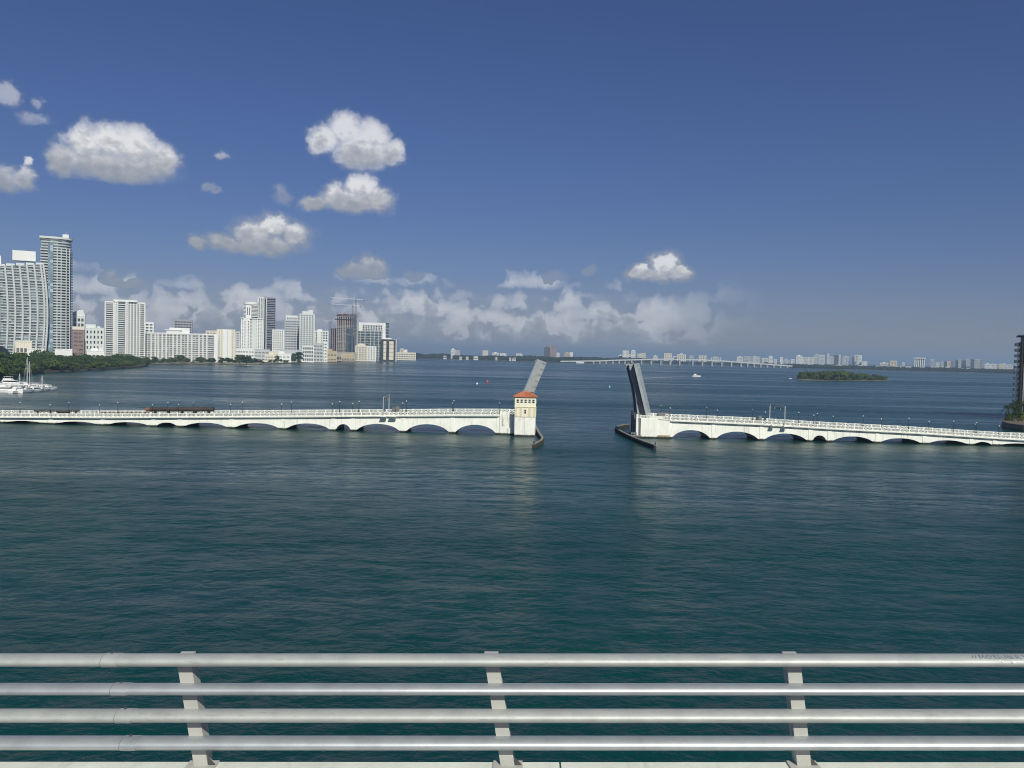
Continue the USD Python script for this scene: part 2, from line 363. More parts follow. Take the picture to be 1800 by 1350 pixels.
def viaduct(label, piers, x_in, sign, group):
    """piers: pixel columns of the pier centres, running outwards; x_in: where it meets the bascule pier."""
    t = thing('arched_viaduct', label, 'bridge')
    xs = [bx(p) for p in piers]
    for a, b in zip(xs[:-1], xs[1:]):
        lo, hi = min(a, b) + 0.05, max(a, b) - 0.05
        small = hi - lo < 9
        s = 0.75
        c = (lo + hi) / 2; zt = ztop(c)
        crown = min(0.55 * (zt - 1.70), 2.95) + (0.10 if small else 0.0)
        crown = max(crown, 0.5)
        if small: crown *= 0.9
        aw = (hi - lo) / 2 - s
        th = np.linspace(0, np.pi, 29)
        arch = [(c + aw * np.cos(k), -0.35 + (crown + 0.35) * np.sin(k) ** (0.95 if small else 1.15)) for k in th]
        arch = [arch[0][:1] + (-2.0,)] + arch + [arch[-1][:1] + (-2.0,)]
        top = lambda x: zdeck(x) - SLAB_T
        poly = sg.Polygon([(lo, -1.2), (hi, -1.2)] + [(x, top(x)) for x in [hi] + sorted([x for x in _px if lo < x < hi], reverse=True) + [lo]])
        poly = poly.difference(sg.Polygon(arch))
        obj('arch_span', xz_extrude(poly, YF, YB), M_WHITE, t)
    for x in xs:
        obj('pier', prof_strip(x - 0.62, x + 0.62, YF - 0.16, YB + 0.16, lambda q: zdeck(q) - SLAB_T - 0.35, lambda q: -1.2), M_WHITE, t)
    x0, x1 = min(xs), max(xs)
    obj('deck_slab', prof_strip(x0, x1, YF - OVER, YB + OVER, lambda q: zdeck(q), lambda q: zdeck(q) - SLAB_T), M_WHITE, t)
    obj('fascia_moulding', prof_strip(x0, x1, YF - OVER - 0.06, YF - OVER, lambda q: zdeck(q) + 0.02, lambda q: zdeck(q) - 0.2), M_WHITE, t)
    obj('roadway', prof_strip(x0, x1, YF + 1.6, YB - 1.6, lambda q: zdeck(q) + 0.02, lambda q: zdeck(q) + 0.004), M_DECK, t)
    for s in (0, 1):
        obj('sidewalk', prof_strip(x0, x1, (YF - 0.2) if s == 0 else YB - 1.6, (YF + 1.6) if s == 0 else YB + 0.2, lambda q: zdeck(q) + 0.16, lambda q: zdeck(q) + 0.004), M_WALK, t)
    n = int(round((x1 - x0) / 2.95)); e = np.linspace(x0, x1, n + 1)
    for yc in (YF - OVER + 0.16, YB + OVER - 0.16):
        for a, b in zip(e[:-1], e[1:]): obj('parapet_panel', panel_mesh(a, b, yc), M_WHITE, t)
    return t
PIERS_L = [877, 795, 708.6, 621, 586, 497.5, 407, 316.5, 270, 181, 89, -3, -95, -187]
PIERS_R = [1177, 1254, 1339, 1424.5, 1458, 1542, 1625.6, 1708, 1749, 1832, 1915, 1998]
viaduct('long white concrete arch viaduct left of the raised drawbridge gap', PIERS_L, 0, -1, None)
viaduct('white concrete arch viaduct sloping down to the right of the drawbridge gap', PIERS_R, 0, 1, None)

# ------------------------------------------------------------------ bascule piers
def pier_parapet(t, x0, x1, yc):
    n = max(1, int(round((x1 - x0) / 2.9))); e = np.linspace(x0, x1, n + 1)
    for a, b in zip(e[:-1], e[1:]): obj('parapet_panel', panel_mesh(a, b, yc), M_WHITE, t)
bl = thing('bascule_pier', 'white drawbridge pier between left viaduct and the bridge house', 'bridge pier')
xa, xb_, xc = bx(878.5), bx(895), bx(941)
zt = lambda q: zdeck(q)
obj('near_wall', prof_strip(xa, xb_, YF - 0.55, YF + 3.2, zt, lambda q: -1.5), M_PIER, bl)
obj('near_wall', prof_strip(xb_ + 0.02, xc, YF - 0.25, YF + 3.2, zt, lambda q: -1.5), M_PIER, bl)
obj('far_wall', prof_strip(xa, xc, YB - 2.4, YB + 0.6, zt, lambda q: -1.5), M_PIER, bl)
obj('back_wall', prof_strip(xa, xa + 1.4, YF + 3.22, YB - 2.42, lambda q: zt(q) - 0.4, lambda q: -1.5), M_PIER, bl)
obj('pit_floor', box(xa + 1.42, xc, YF + 3.22, YB - 2.42, -1.5, 0.9), M_PIER, bl)
obj('lower_ledge', box(xb_ - 0.55, xb_ + 1.5, YF - 0.9, YF - 0.56, -1.5, 2.2), M_PIER, bl)
obj('service_box', box(xb_ + 0.2, xb_ + 1.1, YF - 0.6, YF - 0.26, 2.22, 3.4), M_WHITE, bl)
obj('wall_ladder', cat([bar((xa + 1.05, YF - 0.62, 3.2), (xa + 1.05, YF - 0.62, 5.2), 0.07)] + [bar((xa + 0.75, YF - 0.62, 3.15), (xa + 1.35, YF - 0.62, 3.15), 0.12)]), M_BOX, bl)
pier_parapet(bl, xa, bx(903), YF - 0.4); pier_parapet(bl, xa, xc, YB + 0.4)
obj('waterline_footing', box(xa - 0.2, xc, YF - 0.7, YB + 0.8, -1.5, 0.28), M_TIMBERD, bl)

br = thing('bascule_pier', 'white rain streaked drawbridge pier right of the gap with dark machinery opening', 'bridge pier')
xa, xm, xb_ = bx(1117.5), bx(1155), bx(1176.5)
ch = bx(1125.5)
obj('near_wall', prof_strip(ch, xm, YF - 1.15, YF + 3.0, zt, lambda q: -1.5), M_PIER, br)
obj('near_wall', prof_strip(xm + 0.04, xb_, YF - 0.85, YF + 3.0, zt, lambda q: -1.5), M_PIER, br)
obj('corner_column', box(xa, xa + 0.55, YF - 0.95, YF - 0.2, 0.9, zt(xa) + 1.2), M_WHITE, br)
obj('corner_wall', prof_strip(xa + 0.3, ch - 0.02, YF + 0.4, YF + 3.0, zt, lambda q: -1.5), M_PIER, br)
obj('far_wall', prof_strip(xa, xb_, YB - 2.4, YB + 0.6, zt, lambda q: -1.5), M_PIER, br)
obj('back_wall', prof_strip(xb_ - 1.4, xb_, YF + 3.02, YB - 2.42, lambda q: zt(q) - 0.4, lambda q: -1.5), M_PIER, br)
obj('pit_floor', box(xa, xb_ - 1.42, YF + 3.02, YB - 2.42, -1.5, 0.9), M_PIER, br)
obj('machinery_frame', cat([bar((xa + 0.1, y, 1.0), (xa + 0.1, y, zt(xa) + 1.6), 0.35) for y in (YF + 3.3, YF + 5.2, YB - 3.0)] + [bar((xa + 0.1, YF + 3.2, z), (xa + 0.1, YB - 2.6, z), 0.3) for z in (2.2, 4.2, 6.3)]), M_STEELD, br)
lad = [bar((xa + 0.75 + s, YF - 0.75, 0.9), (xa + 0.75 + s, YF - 0.75, zt(xa) + 0.9), 0.09) for s in (0, 0.6)]
lad += [bar((xa + 0.75, YF - 0.75, z), (xa + 1.35, YF - 0.75, z + (0.35 if k % 2 else -0.35)), 0.06) for k, z in enumerate(np.arange(1.2, zt(xa) + 0.6, 0.42))]
obj('wall_ladder', cat(lad), M_RAILMETAL, br)
obj('lower_ledge', box(xa - 1.6, ch + 0.4, YF - 1.2, YF + 0.38, -1.5, 0.85), M_TIMBER, br)
obj('ledge_rail', cat([bar((xa - 1.5, YF - 1.1, z), (xa + 0.3, YF - 1.1, z), 0.09) for z in (1.35, 1.85)] + [bar((xa - 1.5 + k, YF - 1.1, 0.85), (xa - 1.5 + k, YF - 1.1, 1.9), 0.09) for k in (0, 0.9, 1.75)]), M_RAILMETAL, br)
obj('mossy_footing', box(xm + 0.1, xb_ - 0.05, YF - 1.05, YF - 0.86, -1.5, 1.05), paint('mossy_concrete', (0.30, 0.24, 0.14), 0.9, 0.3, 1.4, tide=True), br)
pier_parapet(br, xa + 1.2, xb_, YF - 0.95); pier_parapet(br, bx(1143), xb_, YB + 0.4)

# ------------------------------------------------------------------ the raised leaves
def leaf(label, base_px, tip_px, side, Y=266.0):
    """side +1: leans right, road deck faces left; -1: leans left, deck faces right."""
    t = thing('bascule_leaf', label, 'drawbridge leaf')
    b, e = at(*base_px, Y), at(*tip_px, Y)
    a = np.array([e[0] - b[0], 0, e[2] - b[2]]); a /= np.linalg.norm(a)
    n = np.array([-a[2], 0, a[0]]) * side           # towards the road deck
    L = (e[2] - 3.2) / a[2]
    org = np.array([e[0], 0, e[2]]) - a * L           # heel, at z = 3.2
    Y0, Y1 = YF + 0.35, YB - 0.35
    def P3(s, h, y): return org + a * s + n * h + np.array([0, y, 0])
    def plate(outline, y0, y1):
        poly = sg.Polygon(outline); m = extrude(poly, y1 - y0)
        v = m.vertices; m.vertices = np.array([P3(q[0], q[1], y0 + q[2]) for q in v])
        if m.volume < 0: m.invert()
        return m
    def low(s): return -0.45 - 2.0 * max(0.0, 1 - s / (0.62 * L)) ** 1.5
    ss = np.linspace(0, L, 15)
    girder_top = 1.05
    for y0 in (Y0 + 2.6, Y1 - 2.9):
        gd = obj('main_girder', plate([(s, low(s)) for s in ss] + [(L, girder_top), (0, girder_top)], y0, y0 + 0.28), M_STEEL, t)
        fl = cat([plate([(s0, low(s0)), (s1, low(s1)), (s1, low(s1) - 0.10), (s0, low(s0) - 0.10)], y0 - 0.38, y0 + 0.66) for s0, s1 in zip(ss[:-1], ss[1:])])
        obj('bottom_flange', fl, M_STEEL, gd)
        for s in np.linspace(1.2, L - 0.5, 11):
            obj('web_stiffener', plate([(s - 0.05, low(s) + 0.02), (s + 0.05, low(s) + 0.02), (s + 0.05, girder_top - 0.03), (s - 0.05, girder_top - 0.03)], y0 - 0.20, y0 - 0.005), M_STEEL, gd)
    for s in np.linspace(1.6, L - 0.35, 9):
        obj('floor_beam', plate([(s - 0.11, 0.05), (s + 0.11, 0.05), (s + 0.11, girder_top - 0.02), (s - 0.11, girder_top - 0.02)], Y0 + 2.89, Y1 - 2.91), M_STEELD, t)
    for k in (0.2, 0.4, 0.6, 0.8):
        yk = Y0 + 0.85 + k * (Y1 - Y0 - 1.7)
        obj('stringer', plate([(1.0, 0.7), (L - 0.2, 0.7), (L - 0.2, girder_top - 0.02), (1.0, girder_top - 0.02)], yk - 0.08, yk + 0.08), M_STEELD, t)
    obj('road_deck', plate([(2.2, girder_top), (L, girder_top), (L, girder_top + 0.22), (2.2, girder_top + 0.22)], Y0, Y1), M_STEELD, t)
    obj('edge_beam', plate([(2.2, girder_top - 0.30), (L, girder_top - 0.30), (L, girder_top + 0.50), (2.2, girder_top + 0.50)], Y0 - 0.12, Y0 - 0.01), M_STEEL, t)
    obj('edge_beam', plate([(2.2, girder_top - 0.05), (L, girder_top - 0.05), (L, girder_top + 0.42), (2.2, girder_top + 0.42)], Y1 + 0.01, Y1 + 0.12), M_STEEL, t)
    h0 = girder_top + 0.22
    for y in (Y0 + 0.15, Y1 - 0.15):
        r = [bar(P3(2.4, h0 + z, y), P3(L - 0.1, h0 + z, y), 0.10) for z in (0.30, 0.62, 0.93, 1.22)]
        r += [bar(P3(s, h0, y), P3(s, h0 + 1.25, y), 0.09) for s in np.linspace(2.4, L - 0.15, 14)]
        r += [bar(P3(s, h0 + 0.1, y), P3(s, h0 + 1.15, y), 0.06) for s in np.linspace(2.6, L - 0.3, 95)]
        obj('sidewalk_railing', cat(r), M_RAILMETAL, t)
    for s in (L * 0.22, L * 0.36, L * 0.52, L * 0.80):
        obj('inspection_step', cat([bar(P3(s, -0.5, Y0 + 2.36), P3(s, 0.2, Y0 + 2.36), 0.10), bar(P3(s, -0.5, Y0 + 2.36), P3(s + 1.3, -0.5, Y0 + 2.36), 0.08)]), M_BOX, t)
    obj('counterweight', plate([(-3.4, -1.7), (0.9, -1.7), (0.9, 0.6), (-3.4, 0.6)], Y0 + 3.0, Y1 - 3.0), M_STEELD, t)
    return t
leaf('raised grey steel drawbridge leaf leaning right behind the red roofed house', (934, 694), (958.5, 636.5), 1)
leaf('raised steel drawbridge leaf leaning left with dark shaded underside', (1129, 727), (1108.5, 640.5), -1)

# ------------------------------------------------------------------ bridge tender's house
th_ = thing('bridge_house', 'cream bridge tender house with red tile roof on white concrete base', 'bridge house')
HY0 = 259.2
hx0, hx1 = at(904.2, 740, HY0)[0], at(941.6, 740, HY0)[0]
zb, zm, zw, zr = [at(922, y, HY0)[2] for y in (732.3, 715.5, 698.8, 689.8)]
HY1 = HY0 + 6.6
cx, cy = (hx0 + hx1) / 2, (HY0 + HY1) / 2
obj('base', box(hx0 + 0.06, hx1 - 0.18, HY0 + 0.06, HY1 - 0.06, -1.5, zb - 0.12), M_PIER, th_)
obj('waterline_footing', box(hx0 - 0.02, hx1 - 0.10, HY0 - 0.03, HY1, -1.5, 0.42), M_TIMBERD, th_)
obj('belt_moulding', box(hx0 - 0.04, hx1 + 0.04, HY0 - 0.06, HY1 + 0.06, zb - 0.12, zb + 0.08), M_CREAM2, th_)
obj('lower_storey', box(hx0, hx1, HY0, HY1, zb + 0.08, zm - 0.1), M_CREAM, th_)
W = hx1 - hx0
for c in (0.055, 0.30, 0.70, 0.945):
    obj('pilaster', box(hx0 + W * c - 0.34, hx0 + W * c + 0.34, HY0 - 0.10, HY0 - 0.003, zb + 0.08, zm - 0.1), M_CREAM2, th_)
for yy in (0.1, 0.9):
    obj('pilaster', box(hx1 + 0.003, hx1 + 0.10, HY0 + 6.6 * yy - 0.34, HY0 + 6.6 * yy + 0.34, zb + 0.08, zm - 0.1), M_CREAM2, th_)
obj('storey_moulding', box(hx0 - 0.14, hx1 + 0.14, HY0 - 0.16, HY1 + 0.14, zm - 0.1, zm + 0.10), M_CREAM2, th_)
# upper storey: walls with real openings round a row of windows
z0, z1 = zm + 0.10, zw
wz0, wz1 = at(922, 709.0, HY0)[2], at(922, 702.2, HY0)[2]
n, ww = 5, 0.86
cs = [hx0 + W * f for f in (0.135, 0.320, 0.505, 0.690, 0.870)]
obj('sill_wall', box(hx0, hx1, HY0, HY1, z0, wz0), M_CREAM, th_)
obj('window_head', box(hx0, hx1, HY0, HY1, wz1, z1), M_CREAM, th_)
edges = [hx0] + sum([[c - ww / 2, c + ww / 2] for c in cs], []) + [hx1]
for a, b in zip(edges[0::2], edges[1::2]):
    obj('wall_pier', box(a, b, HY0, HY0 + 0.3, wz0, wz1), M_CREAM, th_)
obj('room_core', box(hx0 + 0.004, hx1 - 0.004, HY0 + 0.31, HY1 - 0.004, wz0 + 0.003, wz1 - 0.003), M_CREAM, th_)
def window(par, x0, x1, y, za, zc, cross=True):
    w = obj('window', box(x0, x1, y + 0.14, y + 0.17, za, zc), M_PANE, par)
    fr = [box(x0, x0 + 0.07, y + 0.06, y + 0.13, za, zc), box(x1 - 0.07, x1, y + 0.06, y + 0.13, za, zc), box(x0 + 0.07, x1 - 0.07, y + 0.06, y + 0.13, za, za + 0.07), box(x0 + 0.07, x1 - 0.07, y + 0.06, y + 0.13, zc - 0.07, zc)]
    if cross: fr.append(box(x0 + 0.07, x1 - 0.07, y + 0.06, y + 0.13, (za + zc) / 2 - 0.05, (za + zc) / 2 + 0.05))
    obj('frame', cat(fr), M_WHITE, w); return w
for c in cs: window(th_, c - ww / 2 + 0.003, c + ww / 2 - 0.003, HY0, wz0 + 0.003, wz1 - 0.003)
for k in range(4):     # windows of the channel side
    yk = HY0 + 1.1 + k * 1.45
    w = obj('window', box(hx1 + 0.004, hx1 + 0.03, yk - 0.4, yk + 0.4, wz0, wz1), M_PANE, th_)
    obj('frame', cat([box(hx1 + 0.031, hx1 + 0.07, yk - 0.45, yk - 0.38, wz0, wz1), box(hx1 + 0.031, hx1 + 0.07, yk + 0.38, yk + 0.45, wz0, wz1), box(hx1 + 0.031, hx1 + 0.07, yk - 0.38, yk + 0.38, (wz0 + wz1) / 2 - .04, (wz0 + wz1) / 2 + .04)]), M_WHITE, w)
sx0 = hx0 + W * 0.455
w = obj('window', box(sx0, sx0 + 0.52, HY0 - 0.02, HY0 - 0.004, zb + 0.95, zb + 2.15), M_PANE, th_, label='small narrow window of the lower storey')
obj('frame', cat([box(sx0 - 0.1, sx0, HY0 - 0.07, HY0 - 0.004, zb + 0.85, zb + 2.25), box(sx0 + 0.52, sx0 + 0.62, HY0 - 0.07, HY0 - 0.004, zb + 0.85, zb + 2.25), box(sx0, sx0 + 0.52, HY0 - 0.06, HY0 - 0.021, zb + 1.5, zb + 1.6)]), M_CREAM2, w)
obj('eaves', box(hx0 - 0.22, hx1 + 0.22, HY0 - 0.25, HY1 + 0.25, zw, zw + 0.14), M_CREAM, th_)
# hipped roof of separate tile courses
e0, rz0, rz1 = 0.42, zw + 0.14, zr + 0.05
A = [np.array(p) for p in ((hx0 - e0, HY0 - e0, rz0), (hx1 + e0, HY0 - e0, rz0), (hx1 + e0, HY1 + e0, rz0), (hx0 - e0, HY1 + e0, rz0))]
R0, R1 = np.array([cx - 0.9, cy, rz1]), np.array([cx + 0.9, cy, rz1])
rv = np.array(A + [R0, R1]); rf = [(0, 1, 5), (0, 5, 4), (1, 2, 5), (2, 3, 4), (2, 4, 5), (3, 0, 4), (0, 3, 2), (0, 2, 1)]
rm = trimesh.Trimesh(rv, rf, process=False); rm.fix_normals()
roof = obj('roof', rm, M_TILE, th_)
def slope_pt(c0, c1, t0, t1, f, s): return (c0 * (1 - f) + c1 * f) * (1 - s) + (t0 * (1 - f) + t1 * f) * s
for (c0, c1, t0, t1) in ((A[0], A[1], R0, R1), (A[1], A[2], R1, R1), (A[2], A[3], R1, R0), (A[3], A[0], R0, R0)):
    out = np.cross(c1 - c0, t0 - c0); out /= np.linalg.norm(out)
    cols = 15
    for j in range(cols):
        f = (j + 0.5) / cols
        pts = np.array([slope_pt(c0, c1, t0, t1, f, s) + out * 0.035 for s in (0.0, 0.98)])
        obj('tile_row', tube(pts, [0.13, 0.05 if np.allclose(t0, t1) else 0.10], 6), M_TILE, roof)
for a, b in ((A[0], R0), (A[1], R1), (A[2], R1), (A[3], R0), (R0, R1)):
    obj('ridge_cap', tube(np.array([a, b]) + [0, 0, 0.05], 0.13, 6), M_TILE, roof)

# ------------------------------------------------------------------ timber fenders
def fender(label, pts, z=1.25):
    t = thing('timber_fender', label, 'fender')
    P = [on(x, y, z)[:2] for x, y in pts]
    ds = np.cumsum([0] + [np.linalg.norm(b - a) for a, b in zip(P[:-1], P[1:])])
    ls = sg.LineString(P)
    poly = ls.buffer(0.36, cap_style=2, join_style=1)
    cap_ = extrude(poly, 0.22); cap_.apply_translation([0, 0, z - 0.22]); obj('top_walkway', cap_, M_TIMBER, t)
    w = extrude(ls.buffer(0.26, cap_style=2, join_style=1), z + 0.6); w.apply_translation([0, 0, -0.83]); obj('plank_wall', w, M_TIMBERD, t)
    k = 0.4
    while k < ls.length:
        q = ls.interpolate(k); q2 = ls.interpolate(min(k + 0.1, ls.length)); d = np.array([q2.x - q.x, q2.y - q.y]); d /= np.linalg.norm(d) + 1e-9
        nrm = np.array([-d[1], d[0]])
        for s in (-1, 1):
            c = np.array([q.x, q.y]) + nrm * 0.36 * s
            obj('pile', cyl(c[0], c[1], -1.2, z - 0.24, 0.14, sides=7), M_TIMBERD, t)
        k += 1.25
    for e in (0.15, ls.length - 0.15):
        q = ls.interpolate(e); obj('end_post', cyl(q.x, q.y, -1.2, z + 0.75, 0.17, sides=8), M_TIMBERD, t)
    return t
fender('bent timber fender wall at the foot of the bridge house', [(940, 745), (946.5, 758), (953.5, 768.5), (952, 772.5), (938.5, 780)])
fender('long curved timber fender wall around the right drawbridge pier', [(1112, 744.5), (1098, 745.5), (1085, 748.5), (1083, 752), (1094, 758.5), (1111, 766.5), (1128, 773.5), (1152, 782)])
# ------------------------------------------------------------------ lamp posts on the viaducts
ORD = ['first', 'second', 'third', 'fourth', 'fifth', 'sixth', 'seventh', 'eighth', 'ninth', 'tenth', 'eleventh', 'twelfth', 'thirteenth', 'fourteenth', 'fifteenth']
def lamp_proto(name, label, loc, group):
    t = thing(name, label, 'lamp post', loc, group=group)
    obj('base', cat([cyl(0, 0, 0, 0.5, 0.17, 0.15), cyl(0, 0, 0.5, 0.62, 0.15, 0.08)]), M_DARKGREEN, t)
    obj('pole', cyl(0, 0, 0.6, 3.22, 0.085, 0.065, 8), M_DARKGREEN, t)
    obj('collar', cat([cyl(0, 0, 3.22, 3.32, 0.07, 0.16), cyl(0, 0, 3.32, 3.38, 0.16, 0.16)]), M_DARKGREEN, t)
    gl = trimesh.creation.icosphere(2, 0.165); gl.apply_scale([1, 1, 1.25]); gl.apply_translation([0, 0, 3.62])
    obj('globe', gl, M_GLOBE, t)
    obj('finial', cyl(0, 0, 3.87, 4.02, 0.06, 0.015, 6), M_DARKGREEN, t)
    return t
lamp0 = None
def lamps(pxs, Y, words):
    global lamp0
    for k, px in enumerate(pxs):
        x = at(px, 722 + 0.022 * max(0, px - 1100), Y)[0]
        loc = (x, Y, zdeck(x) + 0.16)
        lab = words.format(ORD[k])
        if lamp0 is None: lamp0 = lamp_proto('lamp_post', lab, loc, 'lamp posts along the arched bridge')
        else: copy_of(lamp0, 'lamp_post', lab, 'lamp post', loc, group='lamp posts along the arched bridge')
lamps([878, 795, 707.5, 620, 584, 495, 405, 314, 268, 175, 88], YF + 0.2, 'dark lamp post on the near parapet, {} to the left of the bridge house')
lamps([797.5, 714, 631, 597, 512, 426, 340, 295, 207, 121, 35], YB - 0.2, 'dark lamp post on the far parapet, {} to the left of the bridge house')
lamps([1177.7, 1260.7, 1345, 1430.5, 1464.8, 1549.6, 1633.3, 1715, 1756.7], YF + 0.2, 'dark lamp post on the near parapet, {} to the right of the raised right leaf')
lamps([1161.9, 1242, 1322.8, 1404, 1436.5, 1517.5, 1597.8, 1676.6, 1717], YB - 0.2, 'dark lamp post on the far parapet, {} to the right of the raised right leaf')

# ------------------------------------------------------------------ traffic gantries, corbels and boxes
def gantry(label, near_px, far_px, top_y, corbels):
    xn, xf = at(near_px, 722, YF - 0.6)[0], at(far_px, 722, YB + 0.6)[0]
    zt_ = at(near_px, top_y, YF)[2]
    t = thing('traffic_gantry', label, 'traffic gantry')
    yn, yf = YF - OVER - 0.25, YB + OVER + 0.25
    obj('post', bar((xn, yn, zdeck(xn) - 0.5), (xn, yn, zt_), 0.24), M_RAILMETAL, t)
    obj('post', bar((xf, yf, zdeck(xf) - 0.5), (xf, yf, zt_), 0.24), M_RAILMETAL, t)
    obj('cross_beam', cat([bar((xn, yn, zt_ - 0.08), (xf, yf, zt_ - 0.08), 0.16), bar((xn, yn, zt_ - 0.55), (xf, yf, zt_ - 0.55), 0.10)] + [bar((xn + (xf - xn) * f, yn + (yf - yn) * f, zt_ - 0.1), (xn + (xf - xn) * (f + .1), yn + (yf - yn) * (f + .1), zt_ - 0.53), 0.06) for f in np.arange(0.02, 0.9, 0.1)]), M_RAILMETAL, t)
    for f in (0.30, 0.68):
        q = np.array([xn + (xf - xn) * f, yn + (yf - yn) * f, zt_ - 0.6])
        sg_ = obj('signal_head', box(q[0] - 0.15, q[0] + 0.15, q[1] - 0.17, q[1] + 0.17, q[2] - 1.0, q[2]), M_BOX, t)
        obj('visor', cat([cyl(0, 0, 0, 0.2, 0.11, sides=8).apply_transform(trimesh.transformations.rotation_matrix(-np.pi / 2, [0, 1, 0])).apply_translation([q[0] - 0.151, q[1], q[2] - z]) for z in (0.2, 0.5, 0.8)]), M_DARKGREEN, sg_)
    for a, b in corbels:
        x0, x1 = bx(a), bx(b); z = zdeck((x0 + x1) / 2)
        poly = sg.Polygon([(YF - 2.15, z + 0.05), (YF - OVER - 0.07, z + 0.05), (YF - OVER - 0.07, z - 1.1), (YF - 2.15, z - 0.35)])
        m = extrude(poly, x1 - x0); v = m.vertices; m.vertices = np.stack([x0 + v[:, 2], v[:, 0], v[:, 1]], 1); m.fix_normals()
        obj('corbel', m, M_WHITE, t)
    return t
gantry('grey traffic gantry spanning the left viaduct near its middle', 674, 683.3, 697.5, [(670.5, 680), (686, 697)])
gantry('grey traffic gantry spanning the right viaduct', 1379, 1354, 713.5, [(1353, 1359.5), (1374, 1381)])
def cabinet(px, Y, w, h, label, z_off=0.16):
    x = at(px, 722, Y)[0]; z = zdeck(x) + z_off
    t = thing('control_cabinet', label, 'control cabinet', (x, Y, z))
    obj('body', box(-w / 2, w / 2, -0.35, 0.35, 0.1, h), M_BOX, t)
    obj('door', box(-w / 2 + 0.06, w / 2 - 0.06, -0.385, -0.352, 0.16, h - 0.08), M_BOX, t)
    obj('lid', box(-w / 2 - 0.05, w / 2 + 0.05, -0.42, 0.42, h, h + 0.06), M_BOX, t)
    obj('plinth', box(-w / 2 + 0.1, w / 2 - 0.1, -0.3, 0.3, -0.14, 0.098), M_WHITE, t)
cabinet(692, YB - 0.55, 0.9, 1.5, 'grey control cabinet on the far walk beside the left gantry')
cabinet(699, YB - 0.55, 1.3, 1.9, 'larger grey control cabinet right of the left gantry')
cabinet(1336, YB - 0.55, 1.1, 1.7, 'grey control cabinet on the far walk left of the right gantry')
cabinet(1163, YB - 0.55, 2.2, 1.3, 'low grey cabinet at the inner end of the right viaduct')

# ------------------------------------------------------------------ dredging pipes and salvage on the left roadway
def pipe_thing(name, label, px0, px1, Y, r, zc, mat, cat_='pipe', flange=True, endcap=None):
    x0, x1 = at(px0, 725, Y)[0], at(px1, 725, Y)[0]
    z0, z1 = zdeck(x0) + zc, zdeck(x1) + zc
    t = thing(name, label, cat_)
    obj('shell', tube([(x0, Y, z0), (x1, Y, z1)], r, 16), mat, t, smooth=40)
    n = max(2, int((x1 - x0) / 3.5))
    if flange:
        for f in np.linspace(0.02, 0.98, n):
            x = x0 + (x1 - x0) * f; z = z0 + (z1 - z0) * f
            obj('flange', tube([(x - 0.09, Y, z), (x + 0.09, Y, z)], r * 1.09, 16), mat, t)
    for f in np.linspace(0.08, 0.92, n):
        x = x0 + (x1 - x0) * f; z = z0 + (z1 - z0) * f
        obj('saddle', box(x - 0.2, x + 0.2, Y - r, Y + r, zdeck(x) + 0.03, max(zdeck(x) + 0.08, z - r * 0.75)), M_TIMBERD, t)
    if endcap: obj('end_cap', tube([(x0 - 1.3, Y, z0 - 0.05), (x0 - 0.01, Y, z0)], r * 0.95, 12), endcap, t, label='rusty orange end piece of the pipe')
    return t
pipe_thing('steel_pipe', 'very long dark brown steel pipe lying on the left viaduct roadway', 264, 376, 271.0, 0.72, 1.85, M_RUST, endcap=M_ORANGE)
pipe_thing('steel_pipe', 'short rusty brown pipe lying farther left on the viaduct roadway', 101, 122, 270.0, 0.42, 1.15, M_RUST)
pipe_thing('steel_pipe', 'thin orange pipe lying beside the end of the long brown pipe', 178, 262, 268.0, 0.12, 1.12, M_ORANGE, flange=False)
pipe_thing('steel_pipe', 'thin grey brown pipe at the far left end of the viaduct', 60, 140, 272.0, 0.22, 1.25, M_RUST, flange=False)
# ------------------------------------------------------------------ land
M_LAND = paint('shore_ground', (0.13, 0.12, 0.08), 0.95, 0.3, 0.03)
M_SEAWALL = paint('pale_sea_wall', (0.42, 0.40, 0.35), 0.85, 0.15, 0.2, tide=True)
def land(name, pts, z, mat, label):
    m = extrude(sg.Polygon(pts), z + 2.0); m.apply_translation([0, 0, -2.0])
    return obj(name, m, mat, kind='structure', label=label)
SHORE = [(-260, 684), (-60, 676), (0, 669), (40, 660), (70, 655.5), (110, 654), (150, 652), (200, 649), (250, 645.5), (262, 641.5), (330, 640.5), (400, 640.5), (455, 641), (520, 639), (545, 637.5), (600, 634.5), (650, 632.8), (690, 631.6), (731, 630.6)]
W0 = [tuple(on(x, y, 0)[:2]) for x, y in SHORE]
far_line = [(760, 630.8), (850, 633.3), (950, 636.2), (1010, 638.0), (1040, 638.8)]
W1 = [tuple(on(x, y, 0)[:2]) for x, y in far_line]
land('city_shore', W0 + W1 + [(500, 3600), (900, 5200), (-5200, 5200), (-5200, 500)], 1.7, M_LAND, 'low wooded city shoreline')
mang = [(1398, 647.2), (1480, 649.5), (1560, 651.3), (1640, 653.3), (1720, 655.2), (1800, 657.5), (1900, 660.0), (2100, 664.5)]
W2 = [tuple(on(x, y, 0)[:2]) for x, y in mang]
land('far_shore', W2 + [(3600, 3000), (5200, 5000), (1300, 5000), (1250, 3700)], 1.2, M_LAND, 'far low mangrove shoreline')
land('distant_coast', [(-700, 4700), (4600, 4600), (6000, 6500), (-700, 6500)], 1.5, M_LAND, 'distant low coast')
sw = [on(x, y - 0.2, 0)[:2] for x, y in [(262, 641.5), (330, 640.5), (400, 640.5), (455, 641), (520, 639), (545, 637.5), (600, 634.5)]]
wl = extrude(sg.LineString(sw).buffer(1.3, cap_style=2), 3.2); wl.apply_translation([0, 0, -1.0])
tag_ = obj('sea_wall', wl, M_SEAWALL, label='pale concrete sea wall along the city waterfront', cat='sea wall')

